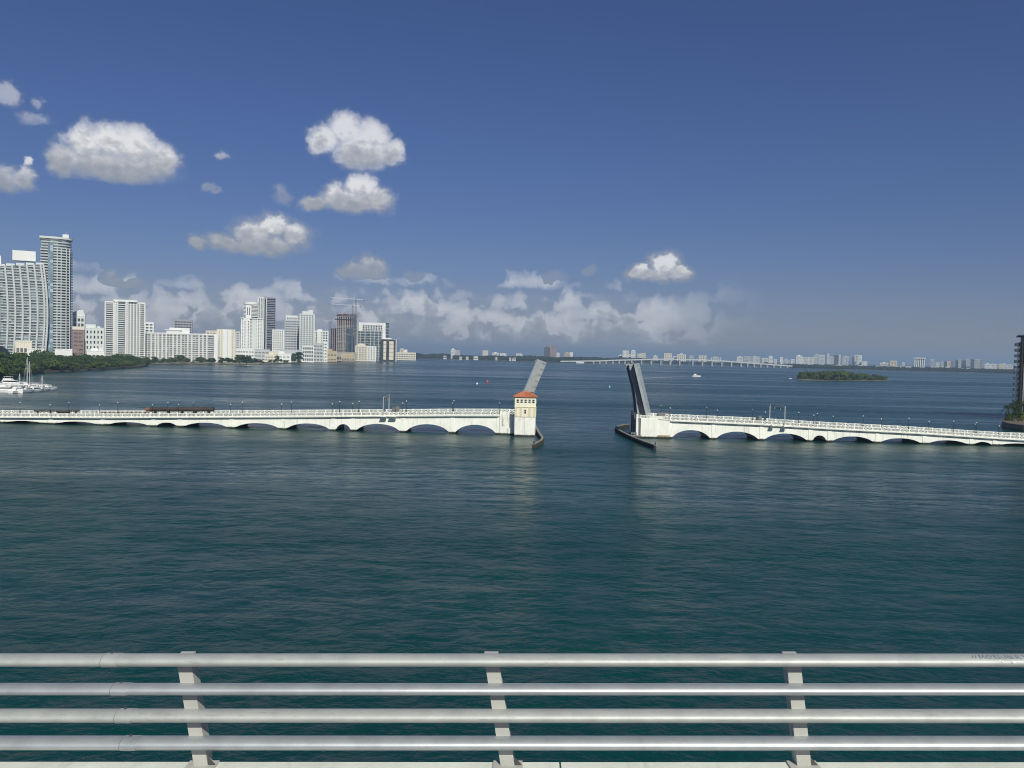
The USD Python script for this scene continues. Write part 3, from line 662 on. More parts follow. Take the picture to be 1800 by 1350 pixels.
# ------------------------------------------------------------------ skyline
WH = paint('white_stucco', (0.62, 0.63, 0.61), 0.75, 0.05, 0.05)
WH2 = paint('bright_white_stucco', (0.72, 0.73, 0.71), 0.7, 0.04, 0.05)
GW = paint('greenish_white_stucco', (0.58, 0.62, 0.60), 0.75, 0.05, 0.05)
CR = paint('pale_cream_stucco', (0.66, 0.62, 0.52), 0.75, 0.06, 0.05)
BG = paint('beige_stone', (0.46, 0.38, 0.25), 0.8, 0.08, 0.05)
GR = paint('grey_concrete', (0.32, 0.33, 0.34), 0.8, 0.08, 0.05)
LG = paint('light_grey_concrete', (0.48, 0.50, 0.51), 0.8, 0.06, 0.05)
DK = paint('dark_brown_cladding', (0.045, 0.04, 0.04), 0.6, 0.15, 0.05)
NV = paint('dark_slate_cladding', (0.07, 0.08, 0.10), 0.5, 0.1, 0.05)
PK = paint('pinkish_brick', (0.27, 0.18, 0.165), 0.85, 0.1, 0.05)
RD = paint('red_brown_formwork', (0.22, 0.085, 0.07), 0.85, 0.2, 0.1)
CO = paint('raw_concrete', (0.36, 0.33, 0.31), 0.85, 0.12, 0.1)
CRANE = paint('crane_steel', (0.14, 0.17, 0.22), 0.6, 0.1, 0.1)
CRANEW = paint('pale_crane_jib', (0.62, 0.63, 0.64), 0.6, 0.08, 0.1)
GL_B = glass_wall('blue_green_facade_glass', (0.05, 0.075, 0.085), 0.15, 0.4, (4.0, 4.0, 3.4))
GL_T = glass_wall('grey_green_tower_glass', (0.13, 0.165, 0.165), 0.2, 0.45, (4.0, 4.0, 3.3))
GL_D = glass_wall('dark_facade_glass', (0.022, 0.026, 0.032), 0.15, 0.4, (4.0, 4.0, 3.4))
GL_G = glass_wall('grey_shaded_balcony_wall', (0.12, 0.125, 0.125), 0.5, 0.4, (4.0, 4.0, 3.2))
GL_N = glass_wall('navy_facade_glass', (0.018, 0.024, 0.04), 0.12, 0.3, (4.0, 4.0, 3.4))

class Tower:
    """A building whose front runs from pixel column x0 to x1 at depth Y; dY turns it (right end nearer when negative)."""
    def __init__(self, name, label, x0, x1, ytop, Y, depth, dY=0.0, cat_='building', group=None):
        ym = 610 + 0.0227 * ((x0 + x1) / 2 - 900) * 0.5
        A = at(x0, ym, Y); A0, r_x = at(x1, ym, Y)[0] - A[0], -(at((x0 + x1) / 2, ym, Y)[0]) / Y
        dY = 0.85 * A0 * r_x / (1 + 0.5 * r_x * r_x)     # fronts look towards the water
        B = at(x1, ym, Y + dY)
        v = (B - A)[:2]; self.w = float(np.linalg.norm(v)); rz = math.atan2(v[1], v[0])
        self.Y = Y; self.d = depth; self.xm = (x0 + x1) / 2
        self.t = thing(name, label, cat_, (A[0], A[1], 1.7), rz, group=group)
        self.h = self.z(ytop)
        self.x0, self.x1 = x0, x1
    def z(self, py, px=None): return float(at(self.xm if px is None else px, py, self.Y)[2] - 1.7)
    def u(self, px): return self.w * (px - self.x0) / (self.x1 - self.x0)
    def block(self, name, mat, a=0, b=None, z0=0, z1=None, y0=0, y1=None, label=None, inset=0.0):
        b = self.w if b is None else b; z1 = self.h if z1 is None else z1; y1 = self.d if y1 is None else y1
        return obj(name, box(a + inset, b - inset, y0 + inset, y1 - inset, z0, z1), mat, self.t, label=label)
    def floors(self, mat, a=0, b=None, z0=4, z1=None, n=10, t=1.0, out=0.9, y0=0, y1=None, name='floor_band', skip=()):
        b = self.w if b is None else b; z1 = self.h if z1 is None else z1; y1 = self.d if y1 is None else y1
        for k in range(n):
            if k in skip: continue
            z = z0 + (z1 - z0) * (k + 1) / n
            obj(name, box(a - out, b + out, y0 - out, y1 + out, z - t, z), mat, self.t)
    def fins(self, mat, us, w=1.2, z0=0, z1=None, out=1.0, y0=0, name='facade_pier'):
        z1 = self.h if z1 is None else z1
        for u in us: obj(name, box(u - w / 2, u + w / 2, y0 - out, y0 + 0.4, z0, z1), mat, self.t)
    def side_fins(self, mat, vs, w=1.2, z0=0, z1=None, out=1.0, left=False, name='side_pier'):
        z1 = self.h if z1 is None else z1
        for v in vs:
            a, b = (-out, 0.4) if left else (self.w - 0.4, self.w + out)
            obj(name, box(a, b, v - w / 2, v + w / 2, z0, z1), mat, self.t)
    def roof(self, mat, a, b, ytop, y0=None, y1=None, z0=None, name='roof_block', slab=0.0):
        z0 = self.h if z0 is None else z0
        y0 = self.d * 0.25 if y0 is None else y0; y1 = self.d * 0.75 if y1 is None else y1
        z1 = self.z(ytop)
        o = obj(name, box(a, b, y0, y1, z0 + 0.003, z1), mat, self.t)
        if slab: obj('roof_slab', box(a - slab, b + slab, y0 - slab, y1 + slab, z1 + 0.003, z1 + 0.9), mat, self.t)
        return o

# 1. the big curved slab with white fins and its rounded tower at far left
T = Tower('curved_tower', 'huge curved glass tower with white vertical fins at far left', -62, 76, 457, 915, 24, cat_='tower block')
W_ = T.w
def top_at(u): return T.z(457 + 15 * max(0.0, 1 - u / W_) ** 1.2)
def bow(z, f):  # the fins bow out to the right halfway up
    s = z / T.h; return 4.6 * math.sin(min(max(s, 0), 1) * math.pi * 0.93) * (0.5 + 0.5 * f) - 1.5 * (s - 0.5)
zs = np.linspace(0, 1, 13)
core_v, core_f = [], []
NF = 37
secs = np.linspace(0, 1, 11)
def wall_strip(f0, f1, mat, name, yout, th, z_lo=0.0):
    """A vertical strip of facade between two fractions of the width, following the bow."""
    v, f = [], []
    for s in zs:
        for (ff, yy) in ((f0, yout), (f1, yout), (f1, yout + th), (f0, yout + th)):
            z = z_lo + (top_at(ff * W_) - z_lo) * s
            v.append((ff * W_ + bow(z, ff), yy, z))
    for i in range(len(zs) - 1):
        for k in range(4):
            a, b = i * 4 + k, i * 4 + (k + 1) % 4
            f += [(a, b, b + 4), (a, b + 4, a + 4)]
    e = (len(zs) - 1) * 4
    f += [(0, 2, 1), (0, 3, 2), (e, e + 1, e + 2), (e, e + 2, e + 3)]
    m = trimesh.Trimesh(v, f, process=False); m.fix_normals()
    return obj(name, m, mat, T.t)
wall_strip(0.0, 1.0, GL_T, 'glass_wall', 0.0, 24.0)
for k in range(NF):
    z = T.h * (k + 1.0) / NF
    f_lo = 0.0
    while f_lo < 0.98 and top_at(f_lo * W_) < z + 0.5: f_lo += 0.05
    if f_lo < 0.95:
        obj('floor_band', box(f_lo * W_ + bow(z, 0.5) - 0.5, W_ + bow(z, 1.0), -0.75, 24.4, z - 0.95, z), LG, T.t)
for px in (-50, -36, -22, -8, 6, 19, 32, 45, 58, 70, 75.2):
    f = (px + 62) / 138
    wall_strip(f - 0.012, f + 0.012, LG, 'facade_fin', -2.0, 2.4)
ub0, ub1 = T.u(17), T.u(58)
obj('portal_beam', box(ub0 + 2, ub1 + 2, -2.3, -0.8, T.z(584), T.z(582)), WH, T.t)
m = [box(W_ * a, W_ * b, 2, 22, top_at(W_ * a) - 6, max(top_at(W_ * a), top_at(W_ * b)) + 1.6) for a, b in zip(np.linspace(0, .9, 8), np.linspace(0.125, 1.0, 8))]
obj('stepped_roof', cat(m), GW, T.t)
obj('penthouse', box(T.u(20), T.u(62), 5, 20, T.z(452), T.z(434)), WH2, T.t, label='bright white rooftop box')
obj('penthouse', box(T.u(-40), T.u(0), 5, 20, T.z(462), T.z(446)), WH2, T.t)
# rounded tower attached on the right
T2 = Tower('rounded_tower', 'tallest rounded glass tower with white balcony rings at left', 81, 124, 419, 962, 26, cat_='tower block')
def round_plan(w, d, grow=0.0, z0=0, z1=1, shift=0):
    th = np.linspace(-np.pi / 2, np.pi / 2, 15)
    pts = [(-5 - grow, d + grow), (-5 - grow, -grow)] + [(w * 0.42 + (w * 0.58 + grow) * math.cos(a), d / 2 + (d / 2 + grow) * math.sin(a)) for a in th]
    m = extrude(sg.Polygon(pts), z1 - z0); m.apply_translation([shift, 0, z0]); return m
obj('glass_wall', round_plan(T2.w, T2.d, 0, 0, T2.h), GL_T, T2.t)
NF2 = 46
for k in range(NF2):
    z = T2.h * (k + 1) / NF2
    obj('balcony_ring', round_plan(T2.w, T2.d, 1.5 if k < 42 else 0.7, z - 1.3, z, shift=bow(z * T.h / T2.h * 0.9, 0.2) * 0.25), LG, T2.t)
obj('glass_bay', box(T2.u(84), T2.u(93), -2.6, 0.5, 3, T2.h - 6), glass_wall('pale_blue_bay_glass', (0.20, 0.27, 0.31), 0.2, 0.25, (4, 4, 3.4)), T2.t)
for px in (100, 107, 116, 122): obj('balcony_divider', box(T2.u(px) - .35, T2.u(px) + .35, -1.7, 1.0, 3, T2.h * .93), GW, T2.t)
obj('crown_ring', round_plan(T2.w, T2.d, 1.9, T2.h + 0.01, T2.h + 2.2), WH, T2.t)
obj('crown_block', box(T2.u(109), T2.u(120), 8, 18, T2.h + 2.2, T2.z(408.5)), GW, T2.t)
obj('antenna', cyl(T2.u(115), 13, T2.z(408.5), T2.z(402), 0.35, sides=6), GR, T2.t)
# 2. podium pieces under it
def simple(name, label, x0, x1, ytop, Y, depth, wall, glass, nf, bays, dY=0.0, t=0.5, out=0.5, fw=None, roof=None, cat_='building', band=None, side=2, cap=True, z0=3.0):
    """A house block: glazed core, floor bands and piers standing proud so that the windows are real recesses."""
    T = Tower(name, label, x0, x1, ytop, Y, depth, dY, cat_)
    T.block('window_wall', glass, z1=T.h - 0.3)
    fl = (T.h - z0) / max(nf, 1)
    T.floors(band or wall, z0=z0, n=nf, t=fl * t, out=out)
    if z0 > 0: obj('ground_storey', box(-out, T.w + out, -out, depth + out, 0, z0 - 0.01), wall, T.t)
    fw = fw or 0.3 * T.w / max(bays, 1)
    T.fins(wall, np.linspace(0.5 * fw - out, T.w + out - 0.5 * fw, bays + 1), w=fw, out=out + 0.25)
    if side: T.side_fins(wall, np.linspace(0.5 * fw, depth - 0.5 * fw, side + 1), w=fw, out=out + 0.25); T.side_fins(wall, np.linspace(0.5 * fw, depth - 0.5 * fw, side + 1), w=fw, out=out + 0.25, left=True)
    if cap: obj('parapet', box(-out - .3, T.w + out + .3, -out - .3, depth + out + .3, T.h + 0.003, T.h + 1.1), wall, T.t)
    for r in roof or (): T.roof(wall, T.u(r[0]), T.u(r[1]), r[2], z0=T.h + 1.1)
    return T
simple('podium_hall', 'beige podium hall below the curved tower', 28, 55, 601, 900, 20, CR, GL_G, 2, 4, t=.6)
simple('pavilion', 'low white pavilion behind the trees below the curved tower', 49, 76, 614.5, 885, 12, WH2, GL_G, 1, 5, t=.45, z0=1.0)
simple('pavilion', 'long bright white low pavilion right of the curved tower', 98, 126, 615, 900, 12, WH2, GL_G, 1, 2, t=.7, z0=2.0)
T = Tower('dark_hall', 'dark blue domed hall at the far left edge', -20, 22, 617, 890, 30)
th = np.linspace(0, np.pi, 17)
m = extrude(sg.Polygon([(T.w / 2 + T.w / 2 * math.cos(a), 0.2 + T.h * 1.3 * math.sin(a)) for a in th]), 30)
v = m.vertices; m.vertices = np.stack([v[:, 0], v[:, 2], v[:, 1]], 1); m.fix_normals()
obj('vaulted_roof', m, GL_N, T.t); T.block('wall', NV, z1=3.0, inset=-0.3)
# 3. group right of the curved tower
T = simple('office_tower', 'small white tower with slanted crown behind the rounded tower', 129, 148, 556, 1010, 16, GW, GL_B, 9, 3, t=.4, roof=())
m = extrude(sg.Polygon([(-1, 0), (T.w + 1, 0), (T.w - 1, 6.5), (T.w - 5, 7.0), (-1, 3.5)]), T.d); v = m.vertices; m.vertices = np.stack([v[:, 0], v[:, 2], T.h + 1.12 + v[:, 1]], 1); m.fix_normals(); obj('slanted_crown', m, WH, T.t)
T = simple('parking_block', 'pinkish red striped parking block below the slanted crown tower', 128.7, 147, 581, 978, 18, PK, GL_G, 8, 2, t=.55, fw=1.2)
T.roof(CR, -1, T.w + 1, 574, y0=-1, y1=20, z0=T.h + 1.1)
simple('apartment_block', 'greenish white apartment block with dark paired windows', 149, 183, 577, 1250, 22, GW, GL_D, 6, 5, t=.45, fw=3.0, roof=[(150, 168, 570), (170, 176, 573)])
T = Tower('water_tank', 'cream round tank tower above the green belt', 140.5, 151, 601, 985, 8, cat_='tank tower')
obj('shaft', cyl(T.w / 2, 4, 0, T.h, T.w / 2, T.w / 2 * 0.93, 16), CR, T.t, smooth=40); obj('cap', cyl(T.w / 2, 4, T.h, T.h + 0.8, T.w / 2 * 1.04, sides=16), CR, T.t); obj('base_ring', cyl(T.w / 2, 4, 0, 6.0, T.w / 2 * 1.25, T.w / 2 * 1.1, sides=16), WH, T.t)
T = simple('terraced_house', 'white terraced low building left of the white twin bay tower', 154, 183, 618, 1000, 18, WH2, GL_G, 2, 4, t=.6, cap=True)
T.roof(WH2, T.u(160), T.u(172), 612); T.roof(WH, T.u(173), T.u(182), 609)
# 4. white tower with projecting centre
T = Tower('white_tower', 'tall white residential tower with projecting rounded bays', 184.5, 254.5, 530, 1330, 26, cat_='tower block')
T.block('window_wall', GL_D, z1=T.h - 0.5)
nf = 27
T.floors(WH, a=0, b=T.u(199), z0=3, n=nf, t=1.5, out=0.5)
T.floors(WH, a=T.u(241), b=T.w, z0=3, n=nf, t=1.5, out=0.5)
for a, b, nm in ((200.5, 207.5, 'a'), (219.5, 226, 'b')):
    r = (T.u(b) - T.u(a)) / 2
    bay = extrude(sg.Polygon([(T.u(a) + r + r * math.cos(k), -3.2 - 2.0 * math.sin(k)) for k in np.linspace(0, np.pi, 9)] + [(T.u(a), 1), (T.u(b), 1)]).convex_hull, T.h + 2.0)
    o = obj('rounded_bay', bay, WH2, T.t)
    for k in range(nf):
        z = 3 + (T.h - 3) * (k + .4) / nf
        obj('bay_window', box(T.u(a) + r - 1.0, T.u(a) + r + 1.0, -5.25, -5.0, z, z + 1.2), GL_G, o)
T.floors(GW, a=T.u(207.5), b=T.u(219.5), z0=3, n=nf, t=1.6, out=0.0, y0=-3.0, y1=2)
T.floors(GW, a=T.u(226), b=T.u(241), z0=3, n=nf, t=1.5, out=0.0, y0=-2.0, y1=2)
T.fins(WH, [T.u(v_) for v_ in (185, 199.5, 229, 234.5, 240, 245, 254.2)], w=2.2, out=2.4)
obj('crown_ring', box(T.u(199), T.u(241), -5.0, 24, T.h, T.h + 3.0), WH2, T.t); obj('crown_ring', box(-.7, T.w + .7, -1.5, 26.5, T.h - 2.2, T.h - 0.01), WH2, T.t)
# 5. the long slab
T = Tower('long_slab_block', 'long white slab apartment block with many balcony bays on the waterfront', 231, 383, 587, 1365, 20, dY=-6, cat_='apartment block')
T.block('window_wall', GL_G, z1=T.h - 0.4)
T.floors(WH, z0=2, n=12, t=1.35, out=0.9)
us = [T.u(v_) for v_ in (232, 240, 247, 253, 265, 272, 277, 284, 291, 303, 310, 317, 329, 336, 349, 356, 363)]
T.fins(WH, us, w=2.6, out=1.4)
T.fins(WH, [T.u(v_) for v_ in (259, 297, 323, 342)], w=0.8, out=1.3)
T.fins(WH2, [T.u(379.5)], w=T.u(7) - T.u(0), out=2.0)
obj('end_wall', box(T.w + 0.91, T.w + 1.6, -0.9, 20.9, 0, T.h + 0.6), WH2, T.t)
obj('roof_parapet', box(-1.2, T.w + 2.0, -1.8, 21.5, T.h + 0.003, T.h + 2.0), WH2, T.t)
obj('roof_block', box(T.u(296), T.u(332), 3, 15, T.h + 2.0, T.z(575.5)), WH2, T.t); obj('roof_block', box(T.u(291), T.u(316), 0.5, 3, T.h + 2.0, T.z(580)), WH, T.t)
obj('roof_slab', box(T.u(288), T.u(318), -0.5, 2.9, T.z(580), T.z(578.8)), WH2, T.t)
simple('grey_block', 'dark grey tower block behind the roof of the long slab', 306, 337, 562.5, 1900, 30, GR, GL_D, 14, 6, t=.5, fw=1.6)
simple('white_block', 'small white tower peeping over the left end of the long slab', 254.5, 269.5, 567, 1500, 16, WH2, GL_B, 12, 2, t=.5)
# 6. cream / white pair right of the slab
T = simple('cream_block', 'cream and white apartment block right of the long slab', 381.5, 413, 580, 1440, 26, CR, GL_D, 17, 6, t=.55, fw=3.5, dY=-4)
T.fins(WH2, [T.u(396)], w=7, out=2.2); T.fins(WH2, [T.u(403.5)], w=5, out=2.6)
simple('grey_block', 'plain grey block squeezed right of the cream apartment block', 408, 421, 583, 1620, 20, LG, GL_G, 12, 2, t=.6)
simple('white_block', 'pale low block behind the right end of the long slab', 362, 380, 582, 1750, 20, CR, GL_G, 10, 3, t=.6)
# 7. stepped white tower
T = Tower('stepped_tower', 'bright white stepped tower with flat round cap', 424, 461, 560, 1640, 26, dY=-8, cat_='tower block')
T.block('window_wall', GL_D, z1=T.h - 1)
T.floors(WH, z0=18, n=24, t=1.7, out=0.6)
T.fins(WH2, [T.u(430.5), T.u(436)], w=T.u(431) - T.u(424.5), out=3.0)
T.fins(GW, [T.u(444), T.u(448)], w=T.u(4) - T.u(0), out=1.3); T.fins(WH2, [T.u(v_) for v_ in (424.4, 452, 456.5, 460.6)], w=2.4, out=1.9)
for k in range(20):
    z = 20 + (T.h - 24) * k / 20
    for px in (430.4, 436.4): obj('window', box(T.u(px) - .9, T.u(px) + .9, -3.06, -3.003, z, z + 1.6), GL_D, T.t)
obj('cornice', box(-1.4, T.w + 1.4, -3.2, 27, T.h, T.h + 1.6), WH2, T.t)
uz = T.z(535)
obj('upper_core', box(T.u(428), T.u(452), 3, 22, T.h + 1.6, uz), GL_D, T.t)
for k in range(9):
    z = T.h + 4 + (uz - T.h - 4) * k / 9; obj('floor_band', box(T.u(427.5), T.u(452.5), 2.4, 22.6, z, z + 1.5), WH, T.t)
obj('upper_bay', box(T.u(431.5), T.u(441), 0.2, 3.2, T.h + 1.6, uz - 1.5), WH2, T.t)
for px in (434.4, 438): obj('tall_window', box(T.u(px) - .7, T.u(px) + .7, 0.1, 0.197, T.h + 7, uz - 6), GL_D, T.t)
cp = extrude(sg.Point(0, 0).buffer(1.0, 12), 1.0); cp.apply_transform(np.diag([(T.u(453.5) - T.u(427)) / 2, 12.5, T.z(530.5) - uz, 1])); cp.apply_translation([T.u(440.2), 12.5, uz]); obj('round_cap', cp, WH2, T.t)
T = simple('podium_block', 'white podium with small windows under the stepped tower', 412, 447, 613.5, 1600, 18, WH2, GL_G, 3, 7, t=.65)
T = simple('podium_block', 'pale grey podium block right of the stepped tower', 446, 474, 615, 1610, 18, LG, GL_G, 3, 4, t=.7)
# 8. dark tower behind
T = Tower('dark_tower', 'tall dark tower with light grey left half and banded navy right half', 452.5, 482.5, 524, 1850, 30, dY=-10, cat_='tower block')
T.block('window_wall', GL_D, z1=T.h - 0.5)
T.block('light_core', GW, a=-0.5, b=T.u(464), y0=-1.0, y1=30, z1=T.h + 2.5)
T.fins(GL_G, [T.u(v_) for v_ in (455, 458.5, 461.5)], w=1.6, out=1.15, name='window_strip')
T.fins(LG, [T.u(467.5)], w=2.2, out=1.6)
obj('navy_wall', box(T.u(468.5), T.w + 0.5, -0.6, 30.5, 0, T.h + 1.5), GL_N, T.t)
for k in range(34):
    z = 6 + (T.h - 6) * (k + 1) / 34
    obj('floor_band', box(T.u(468.5), T.w + 0.9, -1.3, 30.9, z - 0.8, z), LG if k > 6 else GR, T.t)
obj('roof_plant', box(T.u(460), T.u(466), 8, 20, T.h + 2.5, T.h + 5.5), GR, T.t)
# 9. row to the right
simple('white_block', 'white block with vertical window strips right of the dark tower', 479, 498.5, 580, 1760, 20, WH2, GL_D, 13, 5, t=.3, fw=2.6)
T = simple('hotel_block', 'pale blue grey banded block with bright white crown', 500.5, 526.5, 562, 1850, 24, LG, GL_B, 16, 5, t=.55, fw=1.4)
T.roof(WH2, T.u(502), T.u(523.5), 554.5, y0=0, y1=22); 
for k in range(6): obj('crown_window', box(T.u(504 + 3.3 * k), T.u(505.8 + 3.3 * k), -0.06, -0.004, T.h + 1.6, T.h + 5), GL_D, T.t)
T = simple('apartment_tower', 'pale tower with stepped crown right of the banded block', 526.5, 552, 552, 1800, 26, GW, GL_D, 22, 5, t=.5, fw=2.6)
T.roof(GW, T.u(530.5), T.u(549.5), 546.5, y0=1, y1=24); T.roof(WH2, T.u(541), T.u(549), 545, y0=4, y1=18, z0=T.z(546.5))
T = simple('white_block', 'white block with a blank middle wall and a dark glazed panel', 553, 576.5, 582, 1950, 20, WH2, GL_D, 11, 5, t=.4, fw=2.2)
T.fins(WH2, [T.u(561.5)], w=8.5, out=2.2); T.roof(WH2, T.u(558), T.u(566), 578.5, y0=0, y1=12)
simple('podium_block', 'glassy white low block below the stepped crown tower', 532, 551, 608, 1650, 16, WH2, GL_B, 4, 5, t=.35)
simple('white_block', 'grey white block in front of the blank middle wall', 551, 568, 604, 1700, 16, LG, GL_G, 5, 3, t=.5, roof=[(565.5, 568, 601)])
simple('small_tower', 'slim white stair tower beside the low blocks', 566.5, 575, 601, 1720, 12, WH2, GL_G, 6, 2, t=.6)
# 10. tower under construction
T = Tower('construction_tower', 'unfinished concrete tower with red brown formwork floors and cranes', 591, 626, 552, 2060, 34, dY=-14, cat_='construction site')
T.block('inner_core', GL_D, z1=T.h - 8, inset=2.0)
NFc = 33
for k in range(NFc):
    z = 4 + (T.h - 4) * (k + 1) / NFc
    obj('floor_slab', box(-0.6, T.w + 0.6, -0.8, 34.8, z - 0.9, z), RD if k > 24 or k % 5 == 0 else CO, T.t)
for px in (591.5, 594.5, 598, 601.5, 604, 606.5, 610, 613.5, 617, 620, 623, 625.5): obj('column', box(T.u(px) - 0.8, T.u(px) + 0.8, -1.3, 0.3, 0, T.h - (0 if int(px) % 2 else 6)), CO, T.t)
for v_ in (6, 14, 22, 30): obj('column', box(T.w - 0.4, T.w + 1.2, v_ - .8, v_ + .8, 0, T.h), RD, T.t)
obj('glazed_panel', box(T.u(609.5), T.u(620), -1.7, -1.32, 4, T.z(577)), GL_B, T.t); obj('glazed_panel', box(T.u(614), T.u(621.5), -2.4, -1.72, 4, T.z(590)), glass_wall('deep_blue_glass', (0.03, 0.055, 0.09), .15, .2), T.t)
obj('side_hoist', box(T.w + 1.3, T.w + 4.5, 4, 9, 0, T.h + 3), GR, T.t)
for z, a, b in ((T.z(555), 590.5, 627.5), (T.z(561.5), 587.5, 622)): obj('work_platform', box(T.u(a), T.u(b), -3.5, 36, z, z + 1.2), DK, T.t)
for k, px in enumerate(np.linspace(592, 625, 12)): obj('rebar_column', box(T.u(px) - .5, T.u(px) + .5, 2, 3.2, T.h, T.h + RNG.uniform(2, 6.5)), RD, T.t)
T = Tower('construction_annex', 'lower unfinished red brown wing left of the unfinished tower', 580.5, 591, 577, 2080, 28, cat_='construction site')
T.block('inner_core', GL_D, z1=T.h - 1, inset=1.0)
for k in range(18): z = 4 + (T.h - 4) * (k + 1) / 18; obj('floor_slab', box(-0.5, T.w + .5, -.6, 28.6, z - 1.3, z), RD, T.t)
for u in np.linspace(0.5, T.w - .5, 4): obj('column', box(u - .6, u + .6, -1, .2, 0, T.h + RNG.uniform(0, 3)), CO, T.t)
def crane(label, mast_px, ytop, Y, jib0, jib1, jy0, jy1, base_y=625, w=2.6, jw=1.4):
    t = thing('tower_crane', label, 'tower crane')
    b = at(mast_px, 615, Y); zt_ = at(mast_px, ytop, Y)[2]
    r = [bar((b[0] + sx * w / 2, Y + sy * w / 2, 1.7), (b[0] + sx * w / 2, Y + sy * w / 2, zt_), 0.5) for sx in (-1, 1) for sy in (-1, 1)]
    k, z = 0, 4.0
    while z < zt_ - 4:
        s = 1 if k % 2 else -1
        r += [bar((b[0] - s * w / 2, Y - w / 2, z), (b[0] + s * w / 2, Y - w / 2, z + 4), 0.32), bar((b[0] + w / 2, Y - s * w / 2, z), (b[0] + w / 2, Y + s * w / 2, z + 4), 0.32)]
        z += 4; k += 1
    obj('mast', cat(r), CRANE, t)
    A, B = at(jib0, jy0, Y), at(jib1, jy1, Y)
    M = np.array([b[0], Y, A[2] + (B[2] - A[2]) * (b[0] - A[0]) / (B[0] - A[0])])
    up = np.array([0, 0, jw])
    fj = [bar(A, M, 0.45), bar(A + up * .6, M + up, 0.4)] + [bar(A + (M - A) * f, A + (M - A) * (f + .04) + up * .9, 0.25) for f in np.arange(0, .95, .08)]
    obj('jib', cat(fj), CRANEW, t)
    obj('counter_jib', cat([bar(M, B, 0.7), bar(M + up * 1.6, B, 0.25)]), CRANEW, t)
    obj('counterweight', box(B[0] - 2.2, B[0] + 0.2, Y - 1.2, Y + 1.2, B[2] - 3.2, B[2] + 0.6), CRANE, t)
    obj('cab', box(M[0] - 1.2, M[0] + 1.2, Y - 2.6, Y - 1.4, M[2] - 2.6, M[2] - 0.2), CRANE, t)
    obj('apex', bar(M, M + [0, 0, 5.5], 0.5), CRANE, t)
crane('tall tower crane with long pale jib above the unfinished tower', 624.2, 527, 2055, 581, 640.5, 523.2, 527.2)
crane('lower tower crane with pale jib left of the tallest crane', 618.8, 537.5, 2052, 583.5, 634, 534.6, 538.2)
crane('short thick grey tower crane standing left of the unfinished wing', 579.2, 564.5, 2030, 569.5, 583, 564.0, 565.5, w=4.5)
# 11. right end of the skyline
T = Tower('framed_tower', 'white framed building with grid windows above a glassy lower facade', 630.5, 677, 567, 2160, 30, dY=-10, cat_='tower block')
T.block('window_wall', GL_D, z1=T.h - 4, inset=0.6)
obj('white_frame', box(-0.5, T.u(636), -1.5, 30, T.z(582), T.h), WH2, T.t); obj('white_frame', box(T.u(672), T.w + .5, -1.5, 30, 0, T.h), WH2, T.t); obj('white_frame', box(T.u(636), T.u(672), -1.5, 30, T.h - 6.5, T.h), WH2, T.t)
zg0, zg1 = T.z(581), T.h - 6.5
for k in range(4): z = zg0 + (zg1 - zg0) * k / 3.0; obj('floor_band', box(T.u(636), T.u(672), -1.0, 0.2, z - .9, z + .1), WH2, T.t)
for px in np.linspace(636.8, 671.3, 13): obj('window_pier', box(T.u(px) - .75, T.u(px) + .75, -1.2, 0.2, zg0, zg1), WH2, T.t)
obj('glass_front', box(T.u(627), T.u(672) - .01, -6.5, -1.6, 0, T.z(582)), GL_B, T.t)
for k in range(11): z = 5 + (T.z(582) - 5) * (k + 1) / 11; obj('floor_band', box(T.u(627) - .5, T.u(672) - .02, -7.1, -1.55, z - 1.0, z), LG if k < 8 else WH, T.t)
for px in (627.3, 633, 641.5, 651, 657.5, 665, 671): obj('facade_pier', box(T.u(px) - .6, T.u(px) + .6, -7.6, -6.4, 0, T.z(583)), WH, T.t)
obj('blue_slab_tower', box(T.w + 0.6, T.u(683.3), 8, 30, 0, T.z(565.5)), GL_B, T.t)
for k in range(6): z = T.z(592) + (T.z(566) - T.z(592)) * k / 5; obj('floor_band', box(T.w + 0.6, T.u(683.6), 7.4, 30.5, z - 1.0, z), LG if k % 2 else GR, T.t)
def pair(label, x0, x1, ytop, Y, arch=True):
    T = simple('beige_block', label, x0, x1, ytop, Y, 18, CR, GL_G, 8, 4, t=.55, fw=2.4, cap=True)
    if arch:
        m = extrude(sg.Polygon([(T.w * .5 + T.w * .36 * math.cos(k), 5.2 * math.sin(k)) for k in np.linspace(0, np.pi, 11)]), 16); v = m.vertices; m.vertices = np.stack([v[:, 0], v[:, 2] + 1, v[:, 1] + T.h + 1.12], 1); m.fix_normals(); obj('arched_gable', m, CR, T.t)
pair('beige block with rounded gable in front of the framed tower', 625, 645.5, 608, 2020)
simple('white_block', 'bright white narrow block right of the rounded gable', 645.5, 661, 609, 2060, 18, WH2, GL_G, 6, 3, t=.45, fw=3.5)
T = simple('dark_block', 'dark brown block with two pale panels and thin flat roof', 670.5, 695, 596.5, 2150, 22, DK, GL_D, 6, 2, t=.3, cap=False, fw=3.0)
for a, b in ((674, 679), (684, 692)):
    for k in range(5): z = 4 + (T.h - 8) * k / 5; obj('pale_panel', box(T.u(a), T.u(b), -1.2, -0.85, z, z + (T.h - 8) / 5 - .7), CR, T.t)
obj('roof_slab', box(-1.5, T.w + 3, -2, 23, T.h, T.h + 1.3), WH, T.t); obj('roof_block', box(T.u(676), T.u(688), 5, 15, T.h + 1.3, T.h + 3.3), WH2, T.t); obj('white_end', box(T.w + .9, T.w + 3, -1.5, 22, 0, T.h - .01), WH, T.t)
simple('low_block', 'low cream block at the right end of the skyline', 696, 731, 620, 2600, 20, CR, GL_G, 3, 8, t=.55, roof=[(703, 716, 614.5), (704, 709, 612.8)])
